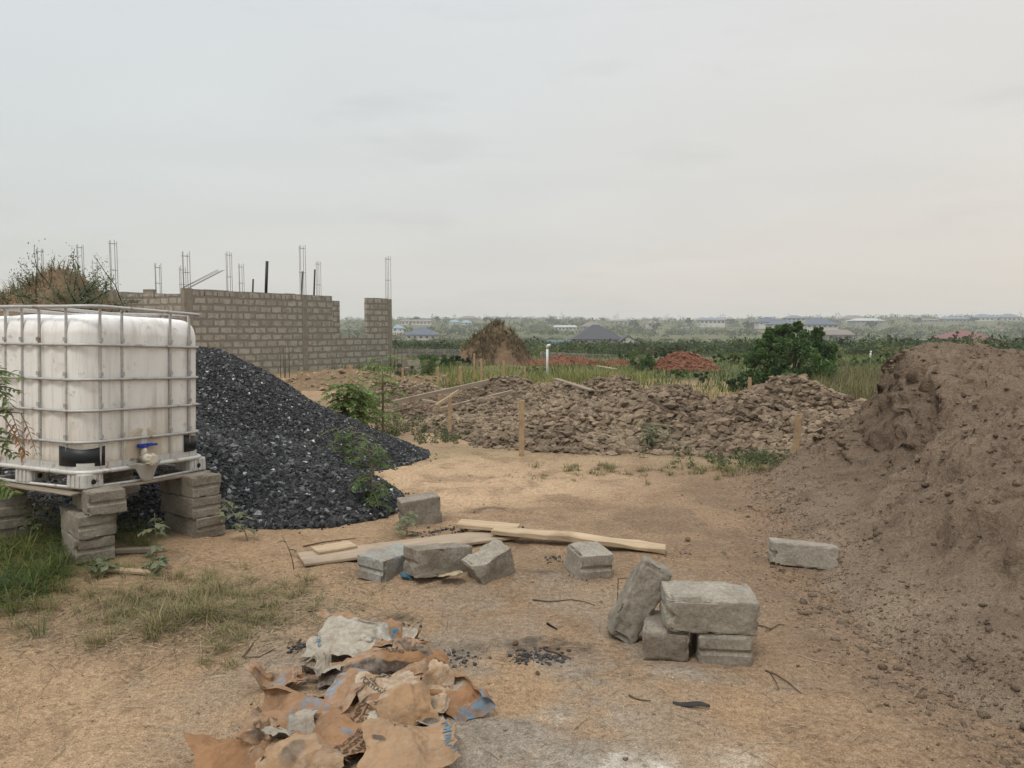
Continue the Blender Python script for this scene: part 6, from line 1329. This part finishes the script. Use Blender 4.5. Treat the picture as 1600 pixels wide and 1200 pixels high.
def bag(label, u, v, back, lift, yaw, W, Hh, mat, seed, tilt=(0, 0), print_fn=None, texts=(), name='cement_bag', z=None, inner=False, **kw):
    B = Bag(W, Hh, seed, **kw); c_ = G(u, v); dd = c_[:2] / np.linalg.norm(c_[:2]); x, y = c_[:2] + dd * back; n1, n2_ = 120, 120
    Pp, Tt = np.meshgrid(np.linspace(-1, 1, n1), np.linspace(-1, 1, n2_), indexing='ij'); top = B.S(Pp, Tt); edge = np.minimum(1 - np.abs(Pp), 1 - np.abs(Tt)); top = top + 0
    bot = top - [0, 0, .0016]
    # wrinkled rim dips to the ground a little
    V = np.concatenate([top.reshape(-1, 3), bot.reshape(-1, 3)]); Ff = grid_faces(n1, n2_); nn = n1 * n2_; m = MB(); idx = np.arange(nn).reshape(n1, n2_)
    rim = np.concatenate([idx[0, :-1], idx[:-1, -1], idx[-1, ::-1][:-1], idx[::-1, 0][:-1]]); r2 = np.roll(rim, -1)
    m.add(V, [Ff, Ff[:, ::-1] + nn, np.stack([rim, rim + nn, r2 + nn, r2], -1)]); o = m.build(name, M[mat])
    o.data.polygons.foreach_set('use_smooth', np.ones(len(o.data.polygons), bool)); o.data.set_sharp_from_angle(angle=R(24))
    pr = np.zeros((n1, n2_, 4)); pr[..., 3] = 1
    if print_fn: 
        wp_, wt_ = Pp + .10 * fbm(np.stack([Pp * 3, Tt * 3, Pp * 0 + seed], -1), 3, 2), Tt + .10 * fbm(np.stack([Pp * 3, Tt * 3, Pp * 0 + seed + 5], -1), 3, 3)
        r_ = print_fn(wp_, wt_); pr[..., 0], pr[..., 1], pr[..., 2] = r_[0], r_[1], r_[2]
    at = o.data.color_attributes.new('print', 'FLOAT_COLOR', 'POINT'); at.data.foreach_set('color', np.concatenate([pr.reshape(-1, 4)] * 2).astype(np.float32).ravel())
    z0 = tz(x, y) if z is None else z; o.location = (x, y, z0 + lift * .62); o.rotation_euler = (tilt[0] * .7, tilt[1] * .7, yaw); tag(o, label, 'cement bag', 'empty cement bags')
    for (txt, p, t, size, rot, ink) in texts:
        cu = bpy.data.curves.new('lettering', 'FONT'); cu.body = txt; cu.size = size; cu.align_x = 'CENTER'; cu.align_y = 'CENTER'; cu.space_line = 1.0; cu.resolution_u = 2; cu.offset = size * .018
        to = bpy.data.objects.new('lettering', cu); COL.objects.link(to); dg = bpy.context.evaluated_depsgraph_get(); me = bpy.data.meshes.new_from_object(to.evaluated_get(dg)); bpy.data.objects.remove(to); bm = bmesh.new(); bm.from_mesh(me); bmesh.ops.triangulate(bm, faces=bm.faces)
        for _ in range(2): bmesh.ops.subdivide_edges(bm, edges=[e_ for e_ in bm.edges if e_.calc_length() > .012], cuts=1); bmesh.ops.triangulate(bm, faces=bm.faces)
        co = np.array([v_.co[:] for v_ in bm.verts]); ca, sa = math.cos(rot), math.sin(rot); xx, yy = co[:, 0] * ca - co[:, 1] * sa, co[:, 0] * sa + co[:, 1] * ca
        pp, tt = np.clip(p + xx / (W / 2), -.99, .99), np.clip(t + yy / (Hh / 2), -.99, .99); S0 = B.S(pp, tt); e_ = .01; du, dv_ = B.S(pp + e_, tt) - S0, B.S(pp, tt + e_) - S0; nrm = np.cross(du, dv_); nrm /= np.linalg.norm(nrm, axis=1)[:, None] + 1e-9; S1 = S0 + nrm * .0032
        for v_, q in zip(bm.verts, S1): v_.co = q
        bm.to_mesh(me); bm.free(); me.name = 'lettering'; me.materials.clear(); me.materials.append(M[ink]); lt = bpy.data.objects.new('lettering', me); COL.objects.link(lt); lt.parent = o
    return o
el = lambda p, t, cx, cy, rx, ry: np.clip(1.6 - 1.6 * (((p - cx) / rx) ** 2 + ((t - cy) / ry) ** 2), 0, 1)
bk = lambda c, x: sst(-.04, .04, x - c)
Z0 = lambda p: 0 * p
# order: low ones first
bag('dark grimy sheet of bag paper lying lowest in the bag heap', 590, 1120, .02, .012, R(15), .46, .40, 'bag_inner', 31, amp=.02, print_fn=lambda p, t: (Z0(p), 1 + Z0(p), .8 * el(p, t, .2, .5, .8, .4)))
bag('torn open bag at the back showing its dusty white inside', 562, 1026, .02, .03, R(-14), .47, .27, 'bag_inner', 32, amp=.035, roll=.07, curl=.02, tilt=(R(6), R(3)), print_fn=lambda p, t: (.7 * el(p, t, .35, .7, .3, .3) + .4 * el(p, t, -.3, .8, .5, .15), 1.0 * bk(-2, p), .9 * el(p, t, .3, .28, .5, .14)), texts=[('TON', -.80, -.2, .028, R(-60), 'ink_blue')])
bag('brown flap with a blue printed letter lying on the torn open bag', 612, 1022, .03, .075, R(-14), .20, .17, 'bag_tan', 33, amp=.05, curl=-.03, tilt=(R(14), R(4)), print_fn=lambda p, t: (.0 * p, .25 + Z0(p), .9 * el(p, t, .7, -.8, .5, .3)), texts=[('S', .05, .1, .085, R(-6), 'ink_blue'), ('NON', -.72, -.1, .026, R(80), 'ink')])
bag('thin folded strip of brown paper along the top of the torn open bag', 545, 988, .0, .085, R(-22), .36, .07, 'bag_tan', 34, amp=.02, puff=.02, print_fn=lambda p, t: (.8 * el(p, t, .55, 0, .4, 1), .5 + Z0(p), Z0(p)))
bag('long rolled brown bag across the back of the heap', 600, 1062, .03, .05, R(8), .56, .14, 'bag_tan', 35, amp=.02, puff=.045, tilt=(R(10), R(-4)), print_fn=lambda p, t: (Z0(p), .4 * bk(0, -p), .9 * bk(.5, -t)), texts=[('PORTLAND', .10, .08, .026, R(-2), 'ink'), ('CEM', .36, .42, .026, R(-2), 'ink')])
bag('brown flap at the right end of the heap with a light blue tip', 708, 1108, .07, .045, R(-48), .38, .22, 'bag_tan', 36, amp=.04, curl=.03, fold=(.35, .02), tilt=(R(16), R(10)), print_fn=lambda p, t: (bk(.62, p), .9 * el(p, t, -.3, .1, .6, .6), Z0(p)))
bag('small crumpled pale piece standing in the right part of the heap', 683, 1113, .05, .06, R(70), .22, .15, 'bag_pale', 37, amp=.06, tilt=(R(20), R(-24)), puff=.03, print_fn=lambda p, t: (Z0(p), .5 + Z0(p), Z0(p)))
bag('flat orange brown bag with a large blue patch at the left of the heap', 470, 1150, .10, .035, R(-10), .40, .30, 'bag_tan', 38, amp=.035, curl=-.03, fold=(.62, .018), tilt=(R(12), R(-3)), print_fn=lambda p, t: (el(p, t, .18, -.12, .42, .62), .15 + Z0(p), .8 * el(p, t, .75, -.55, .35, .3)), texts=[('Dangote'[:0] + 'portland', .28, .62, .022, R(4), 'ink')])
bag('brown bag covered in black printed words in the centre of the heap', 575, 1178, .12, .045, R(28), .37, .33, 'bag_tan', 39, amp=.022, curl=-.02, tilt=(R(10), R(0)), print_fn=lambda p, t: (.8 * el(p, t, -.45, -.05, .16, .14), .1 + Z0(p), .9 * el(p, t, .18, .86, .16, .09)),
    texts=[('AMPLE\nBETTER\nRESULT\nCONCRETE', .18, .30, .038, R(38), 'ink'), ('CONCRETE\nMASONRY\nPLASTER', -.42, -.62, .032, R(38), 'ink')])
bag('upright folded bag with a bright blue top in the middle of the heap', 545, 1135, .09, .105, R(62), .36, .17, 'bag_tan', 40, amp=.03, puff=.03, curl=-.02, tilt=(R(-4), R(-16)), print_fn=lambda p, t: (np.maximum(bk(.72, p) * bk(-.8, t), .9 * bk(.45, t) * bk(-.55, p) * bk(-.45, -p)), .35 + Z0(p), .9 * el(p, t, -.62, -.55, .14, .3)))
bag('crumpled tan bag with torn pale edges right of the printed bag', 618, 1135, .08, .10, R(-62), .34, .24, 'bag_pale', 41, amp=.055, ncr=16, puff=.04, tilt=(R(6), R(12)), print_fn=lambda p, t: (Z0(p), .55 * bk(-.1, -p), Z0(p)), texts=[('CEMENT\nPORTLAND', -.45, -.45, .024, R(30), 'ink')])
bag('orange brown bag lying at the bottom left corner of the heap', 372, 1205, .07, .03, R(30), .30, .26, 'bag_tan', 42, amp=.04, curl=-.02, puff=.03, tilt=(R(8), R(6)), print_fn=lambda p, t: (Z0(p), .2 * bk(.3, p), Z0(p)))
bag('pale wrinkled bag end at the bottom edge of the heap', 480, 1215, .05, .05, R(-6), .32, .18, 'bag_pale', 43, amp=.045, puff=.04, print_fn=lambda p, t: (.6 * el(p, t, .8, 0, .25, .6), .2 + Z0(p), .7 * el(p, t, -.2, -.4, .3, .4)))
bag('pale bag with a blue lettered side band at the bottom right of the heap', 640, 1215, .10, .055, R(16), .34, .30, 'bag_pale', 44, amp=.026, puff=.035, curl=-.01, tilt=(R(8), R(4)), print_fn=lambda p, t: (0 * p, .12 + Z0(p), .95 * np.clip(el(p, t, -.62, .30, .2, .16) , 0, 1)), texts=[('TEAM BUILDER', .84, .05, .040, R(-92), 'ink_blue'), ('CEM', -.12, .70, .030, R(170), 'ink'), ('II', -.05, .40, .028, R(20), 'ink')])
bag('torn scrap of bag paper beside the left bag of the heap', 415, 1150, .05, .015, R(-20), .16, .12, 'bag_tan', 45, amp=.05, puff=.02, tilt=(R(10), 0), print_fn=lambda p, t: (Z0(p), .4 + Z0(p), .5 * bk(0, t)))

FRAG = [(430, 1085, .16, 'bag_tan', 'small torn bag piece poking out above the flat blue patched bag'), (505, 1068, .15, 'bag_inner', 'grey crumpled paper wad at the left end of the rolled bag'), (655, 1090, .18, 'bag_tan', 'crumpled brown paper wad behind the tan torn bag'),
 (455, 1178, .17, 'bag_inner', 'grey dusty paper wad in the hollow below the blue patched bag'), (425, 1190, .14, 'bag_tan', 'ragged brown piece next to the bottom left bag'), (635, 1035, .14, 'bag_tan', 'charred brown wad at the right end of the torn open bag')]
for i_, (u, v, sz_, mt_, lb_) in enumerate(FRAG):
    bag(lb_, u, v, .06, .03 + .015 * (i_ % 3), i_ * 1.7, sz_ * 1.25, sz_ * .8, mt_, 60 + i_, amp=.06, puff=.03, crumple=.85, ragged=.05, tilt=(R(18) * math.sin(i_ * 2.1), R(22) * math.cos(i_ * 1.3)), name='bag_scrap', print_fn=(lambda p, t: (.8 * el(p, t, .3, .1, .5, .4) * (1 if i_ % 3 == 0 else 0), .4 + 0 * p, .7 * el(p, t, -.5, .3, .4, .4))))
# ================================================================== haze
hz = bpy.data.materials.new('haze_air'); hz.use_nodes = True; ht = hz.node_tree; ht.nodes.clear(); ho = ht.nodes.new('ShaderNodeOutputMaterial'); pv = ht.nodes.new('ShaderNodeVolumePrincipled')
pv.inputs['Color'].default_value = (.93, .95, .97, 1); pv.inputs['Density'].default_value = .00055; pv.inputs['Anisotropy'].default_value = .2; ht.links.new(pv.outputs[0], ho.inputs['Volume'])
m = MB(); V, F = box((0, 735, 7), (2700, 1560, 48)); m.add(V, F); hb = m.build('haze', hz); tag(hb, kind='stuff')
